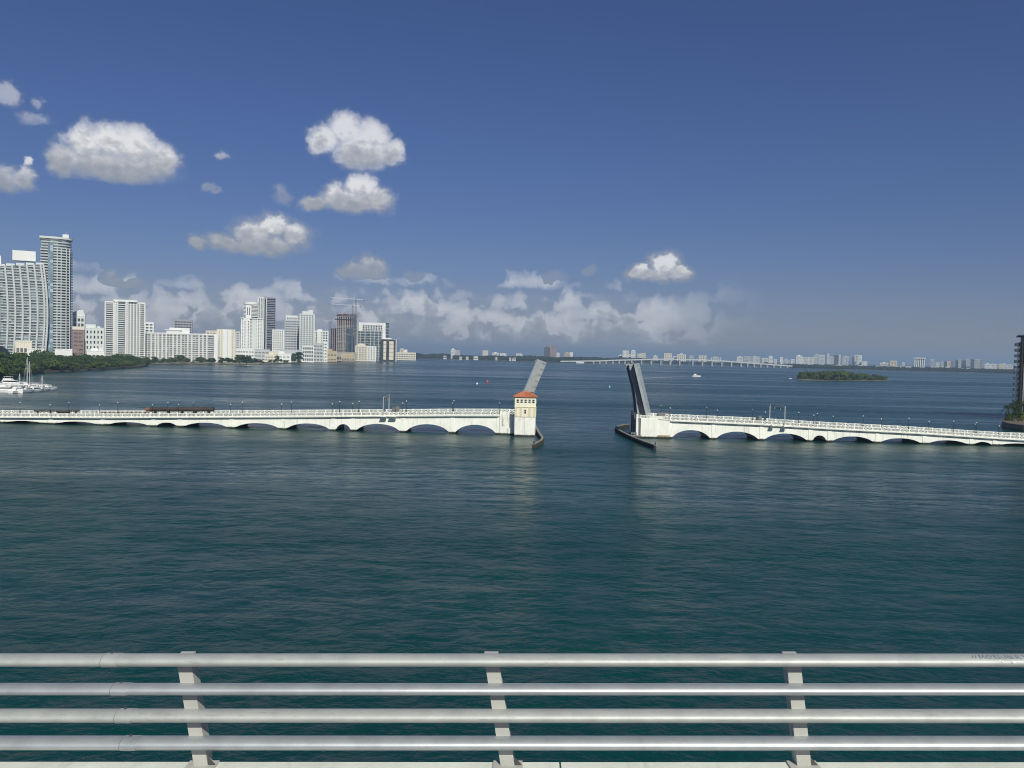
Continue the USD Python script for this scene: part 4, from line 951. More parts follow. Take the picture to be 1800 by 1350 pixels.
# 12. waterfront houses
simple('waterfront_house', 'bright white gabled house on the waterfront', 489, 511, 622.5, 1560, 14, WH2, GL_G, 2, 3, t=.75, roof=[(490, 500, 617.5)])
simple('waterfront_house', 'grey white broad hall behind the gabled house', 494, 531, 615.5, 1640, 16, LG, GL_G, 2, 4, t=.8)
simple('waterfront_house', 'tan old house left of the gabled white house', 466, 486, 624, 1570, 14, CR, GL_G, 2, 4, t=.6, roof=[(473, 482, 619.5)])
simple('waterfront_house', 'cream low building between two dark trees at the waterfront', 473, 492, 618, 1660, 14, CR, GL_G, 2, 3, t=.65)
simple('waterfront_house', 'tan sandstone hall below the unfinished wing', 560, 592, 617.5, 1830, 18, BG, GL_G, 2, 6, t=.7, roof=[(567, 584, 613.5)])
simple('waterfront_house', 'brown low house with pale bays near the shoreline', 600, 624, 624.5, 1950, 14, BG, GL_G, 1, 5, t=.6, roof=[(602, 622, 622)], z0=1.5)
simple('waterfront_house', 'long pale shed under the unfinished tower', 592, 626, 619.5, 2010, 14, CO, GL_D, 1, 8, t=.6)
# ------------------------------------------------------------------ far causeway bridge
JY = 3150.0
t = thing('causeway_bridge', 'long low grey causeway bridge on many piers across the far bay', 'bridge')
JP = [(985, 634.8), (1020, 634.6), (1060, 633.6), (1110, 632.0), (1144, 631.3), (1177, 631.2), (1217, 631.9), (1251, 633.2), (1285, 635.3), (1313, 637.4), (1348, 640.0), (1371, 641.6), (1400, 643.6), (1440, 645.6)]
jp = [at(x, y, JY) for x, y in JP]
dv, df = [], []
for p_ in jp: dv += [(p_[0], JY - 9, p_[2]), (p_[0], JY + 9, p_[2]), (p_[0], JY + 9, p_[2] - 3.2), (p_[0], JY - 9, p_[2] - 3.2)]
for i in range(len(jp) - 1):
    for k in range(4):
        a, b = i * 4 + k, i * 4 + (k + 1) % 4; df += [(a, b, b + 4), (a, b + 4, a + 4)]
m = trimesh.Trimesh(dv, df + [(0, 2, 1), (0, 3, 2)], process=False); m.fix_normals(); obj('deck', m, LG, t)
m2 = m.copy(); v = m2.vertices.copy(); v[:, 1] = np.where(v[:, 1] < JY, JY - 9.4, JY - 9.02); v[:, 2] += np.where(np.arange(len(v)) % 4 < 2, 1.2, 2.6); m2.vertices = v
obj('parapet', m2, WH, t)
for px in (1043, 1054, 1065, 1077, 1088, 1098, 1110, 1127, 1144, 1161, 1177.5, 1194, 1217, 1234, 1251, 1268, 1285, 1302, 1313.5, 1325, 1336.5, 1348, 1359.5, 1371, 1383):
    x = at(px, 640, JY)[0]; zz = np.interp(x, [q[0] for q in jp], [q[2] for q in jp])
    obj('pier', cat([box(x - 2.6, x + 2.6, JY - 8, JY + 8, -1, zz - 3.5), box(x - 3.4, x + 3.4, JY - 8.5, JY + 8.5, zz - 5.0, zz - 3.21)]), GR, t)
x0 = at(1018, 637, JY)[0]; obj('abutment', box(x0 - 12, x0 + 18, JY - 12, JY + 9, -1, jp[1][2] - 3.5), WH, t)

# ------------------------------------------------------------------ distant high rises
FAR = {}
def far(section, items):
    for k, (x0, x1, yt, mat, adj, Y) in enumerate(items):
        lab = f'{adj} far high rise, {ORD[k]} from left {section}'
        T = Tower('distant_high_rise', lab, x0, x1, yt, Y, max(12.0, (x1 - x0) * Y / FPX * 0.6), cat_='high rise', group=None)
        T.block('window_wall', GL_G, z1=T.h - 0.5)
        nb = 2 if T.w < 16 else 4
        fw = T.w / (nb * 2.0)
        T.fins(mat, np.linspace(fw / 2 - 0.5, T.w + 0.5 - fw / 2, nb + 1), w=fw, out=1.2)
        T.floors(mat, z0=0, n=max(3, int(T.h / 7)), t=3.2, out=0.8)
        obj('roof_parapet', box(-1.5, T.w + 1.5, -1.5, T.d + 1.5, T.h + 0.003, T.h + 2.4), mat, T.t)
        if (k * 7) % 3 == 0: obj('roof_block', box(T.w * .3, T.w * .65, T.d * .3, T.d * .7, T.h + 2.4, T.h + 6), mat, T.t)
YL = paint('pale_yellow_stucco', (0.66, 0.58, 0.36), 0.75, 0.05, 0.05)
BR = paint('mauve_brown_cladding', (0.30, 0.22, 0.21), 0.8, 0.08, 0.05)
far('above the far woods', [(793, 800, 614.5, WH, 'small white', 3700), (801, 808.5, 616.5, LG, 'low grey', 3750), (849, 858, 617, CR, 'cream', 3900), (866, 877, 621, WH, 'low white', 3950), (879, 890, 622, WH2, 'bright low white', 3900), (908, 918, 622.5, WH, 'low white', 3900), (957, 966, 611.5, NV, 'dark slate', 3650), (966.7, 977, 608, BR, 'tallest mauve brown', 3640), (979, 983.5, 621, WH, 'tiny white', 3800), (993, 1000.5, 621, BG, 'beige', 3800), (1002, 1007, 620, WH2, 'bright narrow white', 3750)])
far('above the causeway bridge', [(1088, 1094, 625, WH, 'low white', 4200), (1095, 1105, 617, WH2, 'bright white twin', 4150), (1105.6, 1109.4, 623.5, CR, 'low cream', 4200), (1110, 1117, 617, WH2, 'bright white twin', 4150), (1121, 1127, 622.5, CR, 'cream', 4300), (1127.6, 1135, 621.5, CR, 'cream', 4300), (1149, 1156, 626, WH, 'low white', 4300), (1168, 1181, 621.5, CR, 'broad cream', 4250), (1183, 1190, 627, WH, 'low white', 4300), (1191, 1206, 623.5, CR, 'broad cream', 4250), (1213, 1219, 625.5, LG, 'grey', 4400), (1229, 1242, 625.5, CR, 'stepped cream', 4300), (1250, 1268, 629, LG, 'broad low grey', 4400)])
far('over the right half of the causeway', [(1296, 1306, 628, WH, 'white', 4300), (1308, 1316, 627, LG, 'grey', 4400), (1317, 1323, 627.5, LG, 'grey', 4400), (1325, 1330, 627.5, WH, 'white', 4400), (1331, 1336.5, 627.5, LG, 'grey', 4400), (1340, 1350, 630, WH, 'low white', 4300), (1352, 1359, 627.5, WH2, 'bright white', 4250), (1361, 1366, 632, WH, 'low white', 4300), (1372, 1376.5, 628.5, WH2, 'slim bright', 4300), (1378, 1388, 632.5, LG, 'low grey', 4300), (1391, 1397, 632, WH2, 'bright low white', 4250)])
far('in the cluster above the island', [(1400.5, 1410.5, 626, WH2, 'bright white', 4100), (1411, 1420, 628.5, WH, 'white', 4120), (1421, 1431.5, 628.5, WH, 'white', 4120), (1432, 1440, 624, LG, 'hazy grey', 4700), (1441, 1450, 624.5, GW, 'greenish white', 4500), (1454.5, 1458, 622, WH, 'slim pointed white', 4600), (1458.5, 1466, 628.5, LG, 'grey', 4400), (1467, 1474.6, 625, NV, 'dark slate', 4400), (1475, 1477.6, 624.5, WH2, 'slim bright', 4390), (1482, 1493, 627.5, LG, 'grey stepped', 4400), (1499, 1502, 628.5, NV, 'small dark', 4400), (1502.7, 1505, 625, WH, 'slim white', 4350), (1506.7, 1509, 625, WH, 'slim white', 4350), (1510, 1515, 625, WH2, 'tall white', 4300), (1515.5, 1525, 636, WH2, 'low bright white', 4280)])
far('left of the white columned block', [(1548, 1562, 638.5, WH, 'low white', 4200), (1565.5, 1577, 635, YL, 'pale yellow', 4100), (1587, 1591, 637.5, WH, 'slim white', 4200)])
far('right of the white columned block', [(1637, 1643, 633, LG, 'grey', 4500), (1646, 1652, 637.5, WH, 'low white', 4200), (1655, 1660, 636.5, LG, 'low grey', 4300), (1660.3, 1665.5, 636.5, NV, 'dark', 4200), (1666, 1671, 635.5, YL, 'pale yellow', 4150), (1673, 1677, 634, BR, 'brownish', 4300), (1680, 1685, 634.5, NV, 'dark slate', 4250), (1685.3, 1690, 633, LG, 'grey', 4240), (1691, 1698.6, 634.5, NV, 'dark slate', 4300), (1699, 1706, 632.5, LG, 'grey', 4300), (1707, 1713.6, 632.5, NV, 'dark slate', 4250), (1714, 1722, 632, LG, 'broad grey', 4240), (1722.6, 1729, 632.5, GR, 'plain grey', 4250)])
far('in the row by the dark tower', [(1732, 1743, 640.5, WH2, 'low bright white', 4000), (1744, 1753, 640.5, WH, 'low white', 4000), (1757, 1762, 640.5, YL, 'low pale yellow', 4000), (1762.6, 1770, 641, WH, 'low white', 4000), (1772, 1781, 641.5, WH, 'low white', 4000), (1786, 1796, 642, WH, 'low white', 4000)])
T = Tower('columned_block', 'white block with dark vertical window strips and overhanging flat roof on far shore', 1608.5, 1626, 630.5, 4100, 30, cat_='high rise')
T.block('window_wall', GL_D, z1=T.h - .5); T.fins(WH2, np.linspace(1.5, T.w - 1.5, 6), w=4.5, out=2.0); obj('flat_roof', box(-5, T.w + 5, -6, 34, T.h, T.h + 4.5), WH2, T.t); obj('base', box(-6, T.w + 12, -8, 0, 0, 7), WH, T.t)
r_ = random.Random(11)
for k in range(46):
    px = r_.uniform(1385, 1790); w_ = r_.uniform(4, 11); Y = r_.uniform(3500, 3900)
    base_y = 637 + 0.0227 * (px - 1480) + 1.2
    T = Tower('far_house', 'small pale low building behind the mangroves of the right far shore', px, px + w_, base_y + r_.uniform(3.0, 5.8), Y, 14, cat_='low building', group='small pale buildings along the far shore')
    if T.h < 6: continue
    mt = r_.choice([WH, LG, LG, CR, GR, GW])
    T.block('wall', mt, z1=T.h); obj('roof', box(-.8, T.w + .8, -.8, 14.8, T.h + .003, T.h + 1.2), r_.choice([LG, GR, WH]), T.t)
    obj('window_strip', box(1.0, T.w - 1.0, -0.15, -0.005, T.h * .35, T.h * .6), GL_G, T.t)
for k in range(16):
    px = r_.uniform(735, 1035); w_ = r_.uniform(3, 8); yb = np.interp(px, [731, 850, 950, 1040], [629.5, 632, 635, 637.5])
    Y = r_.uniform(3350, 3500)
    T = Tower('shore_house', 'small pale house among the trees of the far wooded shore', px, px + w_, yb - r_.uniform(3.0, 4.6), Y, 12, cat_='house', group='small pale houses on the wooded far shore')
    mt = r_.choice([WH, CR, WH, LG])
    T.block('wall', mt, z1=T.h); m = extrude(sg.Polygon([(-1, 0), (T.w + 1, 0), (T.w * .8, 3.5), (T.w * .2, 3.5)]), 13); v = m.vertices; m.vertices = np.stack([v[:, 0], v[:, 2] - .5, v[:, 1] + T.h + .003], 1); m.fix_normals(); obj('roof', m, r_.choice([LG, PK, GR]), T.t)
    obj('window_strip', box(1.0, T.w - 1.0, -0.15, -0.005, T.h * .4, T.h * .7), GL_G, T.t)

# ------------------------------------------------------------------ vegetation
def leaf_mat(name, dark, light, random_=True):
    g = G(); pos = g.n('geometry', 'position'); n = g.noise(pos, 0.33, 4.0, 0.6)
    f = n
    if random_: f = g.m('add', g.m('multiply', n, 0.7), g.m('multiply', f"{g.n('object_info')}.random", 0.32))
    f = g.m('add', f, g.m('multiply', g.m('subtract', f"{g.n('geometry')}.random_per_island", 0.5), 0.35))
    c = g.n('rgb_ramp', 'color', fac=f, ramp=[(0.2, dark), (0.85, light)])
    d = g.n('principled_bsdf', 'BSDF', base_color=c, roughness=0.7, specular_ior_level=0.15)
    tr = g.n('translucent_bsdf', 'BSDF', color=c)
    return g.make(name, surface=g.n('mix_closure', 'closure', fac=0.22, closure1=d, closure2=tr))
LEAF = leaf_mat('broadleaf_green', (0.040, 0.078, 0.024), (0.150, 0.200, 0.065))
LEAF2 = leaf_mat('mangrove_green', (0.046, 0.080, 0.020), (0.180, 0.215, 0.058))
FARLEAF = leaf_mat('far_wood_green', (0.026, 0.046, 0.020), (0.085, 0.115, 0.048), False)
PALM = leaf_mat('palm_green', (0.020, 0.036, 0.012), (0.080, 0.105, 0.030))
BARK = paint('bark', (0.10, 0.08, 0.06), 0.9, 0.2, 2.0)
def leaf_quads(centres, normals, size, rng):
    n = len(centres)
    a = rng.normal(size=(n, 3)); a -= (a * normals).sum(1, keepdims=True) * normals; a /= np.linalg.norm(a, axis=1, keepdims=True)
    b = np.cross(normals, a)
    s = size * rng.uniform(0.6, 1.3, (n, 1)); s2 = s * rng.uniform(0.5, 0.9, (n, 1))
    v = np.stack([centres - a * s, centres - b * s2 * 0.8 + normals * s * .1, centres + a * s, centres + b * s2], 1).reshape(-1, 3)
    i = np.arange(n)[:, None] * 4
    f = np.vstack([i + [0, 1, 2], i + [0, 2, 3]])
    return v, f
def crown(seed, h, r, lumps, leaves, size, flat=0.75, z_low=0.35):
    rng = np.random.default_rng(seed); cs, ns = [], []
    for k in range(lumps):
        ang = rng.uniform(0, 2 * np.pi); rr = r * 0.68 * math.sqrt(rng.uniform(0, 1))
        zf = rng.uniform(z_low, 0.86) if k else 0.84
        c = np.array([math.cos(ang) * rr * (1.25 - 0.6 * zf), math.sin(ang) * rr * (1.25 - 0.6 * zf), zf * h])
        lr = r * rng.uniform(0.30, 0.50)
        m = leaves // lumps
        d = rng.normal(size=(m, 3)); d /= np.linalg.norm(d, axis=1, keepdims=True); d[:, 2] = np.where(d[:, 2] < -0.4, -d[:, 2], d[:, 2])
        rad = lr * rng.uniform(0.55, 1.1, (m, 1)); cs.append(c + d * rad * [1, 1, flat]); nn = d + rng.normal(size=(m, 3)) * 0.55; ns.append(nn / np.linalg.norm(nn, axis=1, keepdims=True))
    v, f = leaf_quads(np.vstack(cs), np.vstack(ns), size, rng)
    v[:, 2] = np.maximum(v[:, 2], 0.02)
    return v, f
def trunk_mesh(seed, h, r):
    rng = random.Random(seed); ms = [tube([(0, 0, -0.3), (rng.uniform(-.2, .2), rng.uniform(-.2, .2), h * .3), (rng.uniform(-.5, .5), rng.uniform(-.5, .5), h * .62)], [r * .06, r * .045, r * .02], 7)]
    for k in range(5):
        a = k * 1.26 + rng.uniform(-.3, .3); ms.append(tube([(0, 0, h * .28), (math.cos(a) * r * .3, math.sin(a) * r * .3, h * .5), (math.cos(a) * r * .55, math.sin(a) * r * .55, h * .68)], [r * .035, r * .022, r * .01], 5))
    return cat(ms)
PROTO = {}
def tree(kind, label, loc, s, group=None, rz=0.0, name='tree'):
    """kind: (height, radius, lumps, leaves, leaf size, material, seed)"""
    if kind not in PROTO:
        h, r, lu, le, sz, mt, sd, zl = KINDS[kind]
        t = thing(name, label, 'tree', loc, rz, group=group)
        t_x = UsdGeom.Xformable(t); t_x.AddScaleOp().Set(Gf.Vec3f(*[float(q) for q in s]))
        obj('trunk', trunk_mesh(sd, h, r), BARK, t); obj('crown', crown(sd, h, r, lu, le, sz, z_low=zl), mt, t)
        PROTO[kind] = t; return t
    return copy_of(PROTO[kind], name, label, 'tree', loc, rz, s, group)
KINDS = {'round_a': (10, 5.0, 16, 2200, 0.55, LEAF, 1, .3), 'round_b': (10, 5.4, 20, 2400, 0.55, LEAF, 2, .28), 'tall_a': (12, 4.2, 18, 2200, 0.5, LEAF, 3, .3), 'spread_a': (8.5, 6.2, 20, 2400, 0.55, LEAF, 4, .32), 'bush_a': (4.5, 4.2, 12, 1400, 0.45, LEAF2, 5, .15), 'mangrove_a': (8.0, 5.2, 18, 2000, 0.5, LEAF2, 6, .12), 'mangrove_b': (7.0, 5.6, 16, 2000, 0.5, LEAF2, 7, .12)}
r_ = random.Random(5)
shore_x = [p_[0] for p_ in SHORE]; shore_y = [p_[1] for p_ in SHORE]
GB = 'trees of the dense green belt on the left shore'
for row, (off0, off1, n, h0, h1) in enumerate([(3, 16, 62, 4.5, 9), (16, 45, 56, 8, 12), (45, 90, 48, 10, 14.5), (90, 150, 40, 12, 17)]):
    for k in range(n):
        px = -70 + (330 if row < 3 else 310) * (k + r_.uniform(0.1, 0.9)) / n
        py = np.interp(px, shore_x, shore_y)
        b = on(px, py, 0)
        Y = b[1] + r_.uniform(off0, off1) * (1.0 if px < 200 else 1.4)
        p_ = at(px, py, Y)
        taper = np.interp(px, [-70, 60, 180, 262], [1.15, 1.0, 0.85, 0.75])
        h = r_.uniform(h0, h1) * taper
        kd = r_.choice(['round_a', 'round_b', 'tall_a', 'spread_a'] if row else ['bush_a', 'round_a', 'bush_a', 'spread_a'])
        kh = KINDS[kd][0]; s = h / kh
        where = 'behind the marina boats' if px < 60 else 'below the rounded tower' if px < 165 else 'beside the long slab'
        lab = ('low bushy tree at the water edge', 'leafy tree in the second rank', 'taller leafy tree in the third rank', 'tall tree in the rearmost rank')[row] + f' of the green belt {where}'
        tree(kd, lab, (p_[0], Y, 1.6), (s * r_.uniform(.9, 1.25), s * r_.uniform(.9, 1.25), s), f'alike: {lab}', r_.uniform(0, 6.28))
def lone(px, base_y, top_y, wpx, kind, label, back=6.0, name='tree'):
    b = on(px, base_y, 1.7); Y = b[1] + back; p_ = at(px, base_y, Y)
    h = at(px, top_y, Y)[2] - 1.7; k = KINDS[kind]; w = wpx * Y / FPX
    tree(kind, label, (p_[0], Y, 1.6), (w / (2 * k[1]) * 1.05, w / (2 * k[1]), h / k[0]), None, px * 1.7, name)
LONE = [(271, 638.5, 626.5, 17, 'round_a', 'dark tree at the left corner of the long slab block'), (288, 638, 630, 11, 'spread_a', 'small tree in front of the long slab, left of the round dark tree'), (315, 638.5, 624, 23, 'round_b', 'large round dark tree in front of the middle of the long slab'), (350, 638, 627, 15, 'round_a', 'dark tree in front of the long slab, right of the large round tree'), (371, 639, 630, 17, 'spread_a', 'low dark tree in front of the right end of the long slab'), (389, 638, 628, 16, 'round_a', 'tree in front of the cream apartment block, left one'), (402, 638.5, 629.5, 18, 'spread_a', 'tree in front of the cream apartment block, right one'), (421, 639.5, 623.5, 20, 'round_b', 'big dark tree left in front of the white podium'), (434, 641, 626, 24, 'round_b', 'widest dark tree at the sea wall before the white podium'), (455, 635, 625.5, 10, 'tall_a', 'dark tree right of the white podium'), (466, 634.5, 624, 7, 'tall_a', 'slim dark tree beside the tan old house'), (487, 637, 625, 10, 'tall_a', 'brownish slim tree left of the gabled white house'), (517, 637, 621, 14, 'round_a', 'left part of the tall tree clump right of the gabled white house'), (526, 637.5, 618, 17, 'tall_a', 'tallest dark tree right of the gabled white house'), (541, 633.5, 626.5, 14, 'spread_a', 'dark spreading tree below the glassy white low block'), (554, 633, 625.5, 14, 'round_a', 'dark tree below the grey white block'), (567, 632.5, 627, 11, 'spread_a', 'low tree left of the tan sandstone hall'), (579, 632, 627, 13, 'spread_a', 'low tree in front of the tan sandstone hall'), (593, 632, 626.5, 14, 'round_a', 'tree between the tan hall and the brown low house'), (652, 631.5, 624.5, 14, 'round_a', 'tree right of the rounded gable block'), (664, 631, 623, 18, 'spread_a', 'broad dark tree left of the dark brown block'), (677, 630.8, 623, 17, 'round_a', 'dark tree in front of the dark brown block'), (689, 630.5, 624, 14, 'round_b', 'dark tree at the right foot of the dark brown block'), (702, 630, 624, 13, 'spread_a', 'tree in front of the left part of the low cream block'), (715, 629.8, 624.5, 13, 'round_a', 'tree in front of the middle of the low cream block')]
for a in LONE: lone(*a)
r_ = random.Random(23)
for k in range(54):
    px = 262 + 450 * (k + r_.random()) / 54; py = np.interp(px, shore_x, shore_y); Y = on(px, py, 0)[1] + r_.uniform(8, 60); p_ = at(px, py, Y)
    s = r_.uniform(0.55, 1.0); kd = r_.choice(['bush_a', 'round_a', 'spread_a'])
    where = 'the long slab block' if px < 385 else 'the stepped white tower' if px < 500 else 'the unfinished tower' if px < 625 else 'the dark brown block'
    tree(kd, f'small garden tree at the waterfront below or beside {where}', (p_[0], Y, 1.6), (s * 1.1, s * 1.1, s), f'small garden trees near {where}', r_.uniform(0, 6))
def wood(name, label, line, depth, h0, h1, n, size, z0=1.0, seed=3, mat=None, dens=60):
    """A far-off wood as one mass of leafy crowns."""
    rng = np.random.default_rng(seed); V, F, o = [], [], 0
    L = np.array(line); seg = np.linalg.norm(np.diff(L, axis=0), axis=1); cum = np.concatenate([[0], np.cumsum(seg)])
    for k in range(n):
        s = rng.uniform(0, cum[-1]); i = min(np.searchsorted(cum, s, 'right') - 1, len(seg) - 1); f = (s - cum[i]) / seg[i]
        q = L[i] * (1 - f) + L[i + 1] * f; back = depth * rng.uniform(0, 1) ** 1.3
        big = meshkit.noise(np.array([s / 90.0, 0.5, 2.0]), seed)
        h = (h0 + (h1 - h0) * (0.35 * rng.uniform() + 0.65 * big)) * (0.55 + 0.45 * min(1, back / (depth * .3) + 0.2)); rr = h * rng.uniform(.40, .65)
        c = np.array([q[0], q[1] + back, z0 + h * .55])
        d = rng.normal(size=(dens, 3)); d /= np.linalg.norm(d, axis=1, keepdims=True)
        nn = d + rng.normal(size=d.shape) * .5; nn /= np.linalg.norm(nn, axis=1, keepdims=True)
        v, f_ = leaf_quads(c + d * [rr, rr, h * .45] * rng.uniform(.75, 1.05, (dens, 1)), nn, size, rng)
        V.append(v); F.append(f_ + o); o += len(v)
    return obj(name, (np.vstack(V), np.vstack(F)), mat or FARLEAF, kind='stuff', label=label)
wood('far_wood', 'dark band of far trees between the skyline and the causeway bridge', [(a[0], a[1] + 12) for a in ([W0[-2], W0[-1]] + W1)] + [tuple(at(1060, 637, 3700)[:2]), tuple(at(1140, 637, 4000)[:2])], 170, 13, 27, 1500, 2.6, 1.5, 3)
wood('mangrove_wood', 'long dark band of mangrove trees along the right far shore', [(a[0], a[1] + 8) for a in W2], 60, 9, 17, 1300, 2.2, 0.5, 4)
wood('distant_trees', 'hazy line of trees on the distant right coast', [tuple(at(x, 640, 3950)[:2]) for x in (1150, 1300, 1400, 1600, 1900)], 250, 8, 15, 700, 3.0, 1.0, 6)
# the wooded island
ISL = [(1402, 667.2), (1412, 668.6), (1480, 669.2), (1540, 669.6), (1560, 668.6), (1556, 666.3), (1480, 664.0), (1415, 663.6)]
ip = [tuple(on(x, y, 0)[:2]) for x, y in ISL]
m = extrude(sg.Polygon(ip).buffer(2.0), 1.4); m.apply_translation([0, 0, -1.0]); obj('island', m, M_LAND, kind='structure', label='small low island')
r_ = random.Random(31); ipoly = sg.Polygon(ip).buffer(-0.5); c_ = 0
while c_ < 95:
    px, py = r_.uniform(1402, 1560), r_.uniform(663.4, 669.6); b = on(px, py, 0)
    if not ipoly.contains(sg.Point(b[0], b[1])): continue
    h = np.interp(px, [1402, 1412, 1440, 1478, 1500, 1530, 1550, 1560], [5.5, 9.0, 10.0, 11.5, 9.5, 7.0, 6.0, 4.0]) * r_.uniform(.72, 1.08)
    kd = r_.choice(['mangrove_a', 'mangrove_b', 'bush_a']); s = h / KINDS[kd][0]
    third = 'left' if px < 1450 else 'middle' if px < 1510 else 'low right'
    tree(kd, f'green mangrove tree on the {third} part of the small wooded island', (b[0], b[1], 0.2), (s * r_.uniform(.8, 1.1), s * r_.uniform(.8, 1.1), s), f'mangrove trees on the {third} part of the island', r_.uniform(0, 6), name='mangrove_tree'); c_ += 1

# ------------------------------------------------------------------ right edge: promontory, palms, dark tower
PR = [(1763, 743), (1764, 747), (1775, 750.5), (1800, 754), (1860, 758), (1960, 760)]
pp = [tuple(on(x, y, 1.0)[:2]) for x, y in PR]
m = extrude(sg.Polygon(pp + [(430, 560), (352, 560), (240, 384)]), 3.6); m.apply_translation([0, 0, -1.5]); obj('promontory', m, paint('promontory_ground', (0.12, 0.10, 0.07), .95, .25, .3, tide=True), kind='structure', label='low walled promontory at the right edge')
ring = extrude(sg.LineString([(352, 560), (240, 384)] + pp).buffer(0.45, cap_style=2, join_style=1), 4.0); ring.apply_translation([0, 0, -1.5]); obj('curved_sea_wall', ring, paint('dark_sea_wall', (0.10, 0.09, 0.075), .9, .2, .4, tide=True), label='curved dark sea wall of the promontory at the right edge', cat='sea wall')
YD = 392.0
c0 = at(1789.3, 700, YD)
ang = -math.atan2(c0[0], c0[1]) + 0.05
t = thing('balcony_tower', 'dark apartment tower with projecting balconies cut off by the right edge', 'tower block', (c0[0], YD, 1.5), ang)
kx = YD / math.cos(ang) / FPX * math.cos(ang) ** 2 * 1.0
sc_ = np.linalg.norm(at(1799.3, 700, YD)[:2] - c0[:2]) / 10 * math.cos(ang)
zt_ = at(1790, 602, YD)[2] - 1.5; zt2 = at(1796, 590.5, YD)[2] - 1.5; wx2 = 5.2 * sc_; bx0 = -7.4 * sc_
BRZ = glass_wall('bronze_glass', (0.012, 0.012, 0.014), 0.25, 0.3, (3, 3, 2.75))
obj('wall', box(0, 30, 0, 24, 0, zt_ + 0.5), BRZ, t)
obj('upper_wall', box(wx2, 30, 1, 23, zt_ + 0.503, zt2), DK, t)
for k in range(8):
    x = (4.2 + 4.2 * k) * sc_
    obj('facade_pier', box(x - .2, x + .2, -0.7, 0.2, 0, zt_), GR if k % 2 else DK, t)
for k in range(14):
    z = zt_ - 0.2 - k * 2.72
    if z < 3: break
    b_ = obj('balcony', box(bx0, -0.003, 0.5, 12, z - 1.3, z - 1.08), NV, t)
    obj('balustrade', cat([box(bx0, bx0 + .12, 0.5, 12, z - 1.07, z), box(bx0 + .12, -.003, 0.5, .62, z - 1.07, z)]), NV, b_)
    obj('floor_band', box(0.01, 30.1, -0.35, -.003, z - 1.4, z - 0.9), DK, t)
obj('roof_slab', box(wx2 - 2, 30, -1.0, 24, zt2 + .003, zt2 + 0.6), NV, t)
def frond(L, droop, yaw, pitch, seed, w=0.34):
    rng = np.random.default_rng(seed); n = 9; pts = []
    for i in range(n):
        s = i / (n - 1); pts.append((L * s * math.cos(pitch) , 0, L * s * math.sin(pitch) - droop * s ** 2.2))
    pts = np.array(pts); V, F = [], []
    for i in range(1, n):
        base = pts[i]; d = pts[i] - pts[i - 1]; d /= np.linalg.norm(d)
        ll = w * L * math.sin(math.pi * (0.12 + 0.80 * i / n)) * rng.uniform(.85, 1.1)
        for sgn in (-1, 1):
            for e in (0.0, 0.5):
                b = base - d * L / n * e
                tip = b + np.array([d[0] * .5, sgn * .8, -0.45]) * ll
                o = len(V); V += [b - d * .07, b + d * .07, tip]; F.append((o, o + 1, o + 2))
    for i in range(n - 1):
        o = len(V); V += [pts[i] + [0, .03, 0], pts[i] - [0, .03, 0], pts[i + 1]]; F.append((o, o + 1, o + 2))
    V = np.array(V); c, s = math.cos(yaw), math.sin(yaw); V = np.stack([V[:, 0] * c - V[:, 1] * s, V[:, 0] * s + V[:, 1] * c, V[:, 2]], 1)
    return V, np.array(F)
def palm(px, crown_y, Y, r, label, seed):
    b = at(px, 742, Y); zc = at(px, crown_y, Y)[2]; rng = random.Random(seed)
    t = thing('palm_tree', label, 'palm tree', (b[0], Y, 2.0)); h = zc - 2.0; ln = rng.uniform(-.5, .5)
    obj('trunk', tube([(0, 0, -.2), (ln * .4, 0, h * .5), (ln, 0, h)], [.22, .16, .13], 8), BARK, t)
    for k in range(22):
        V, F = frond(r * rng.uniform(.85, 1.15), r * rng.uniform(.45, 1.0), k * 2.4 + rng.uniform(-.2, .2), rng.uniform(-.1, 1.0), seed * 50 + k)
        obj('frond', (V + [ln, 0, h], F), PALM, t)
    return t
palm(1773, 716, 357, 3.6, 'drooping palm tree farthest left on the promontory', 1)
palm(1781, 711, 362, 3.7, 'palm tree left of the foot of the dark balcony tower', 2)
palm(1789, 708.5, 368, 3.7, 'taller palm tree at the foot of the dark balcony tower', 3)
palm(1796, 713, 360, 3.6, 'palm tree cut by the right edge of the picture', 4)
palm(1786, 719, 356, 3.2, 'lowest palm tree in the middle of the promontory', 5)
for px, py, w_, lab in ((1772, 736, 11, 'dark clipped bush under the leftmost palm'), (1783, 737, 14, 'dark bush between the palms on the promontory'), (1796, 737, 16, 'dark bush at the right edge under the palms')):
    q = at(px, py, 356); tree('bush_a', lab, (q[0], 356, 1.9), (w_ * .245 / 8.4, w_ * .245 / 8.4, 0.80), None, px, name='bush')
q0 = at(1779, 744, 352)
t = thing('timber_props', 'crossed pale timber poles lying against the promontory wall', 'timber poles')
for a, b in (((1782, 736), (1794, 750)), ((1788, 735), (1800, 747)), ((1778, 748), (1802, 750)), ((1784, 746), (1796, 743))):
    obj('pole', bar(at(*a, 351), at(*b, 350.6), 0.16), M_TIMBER, t)

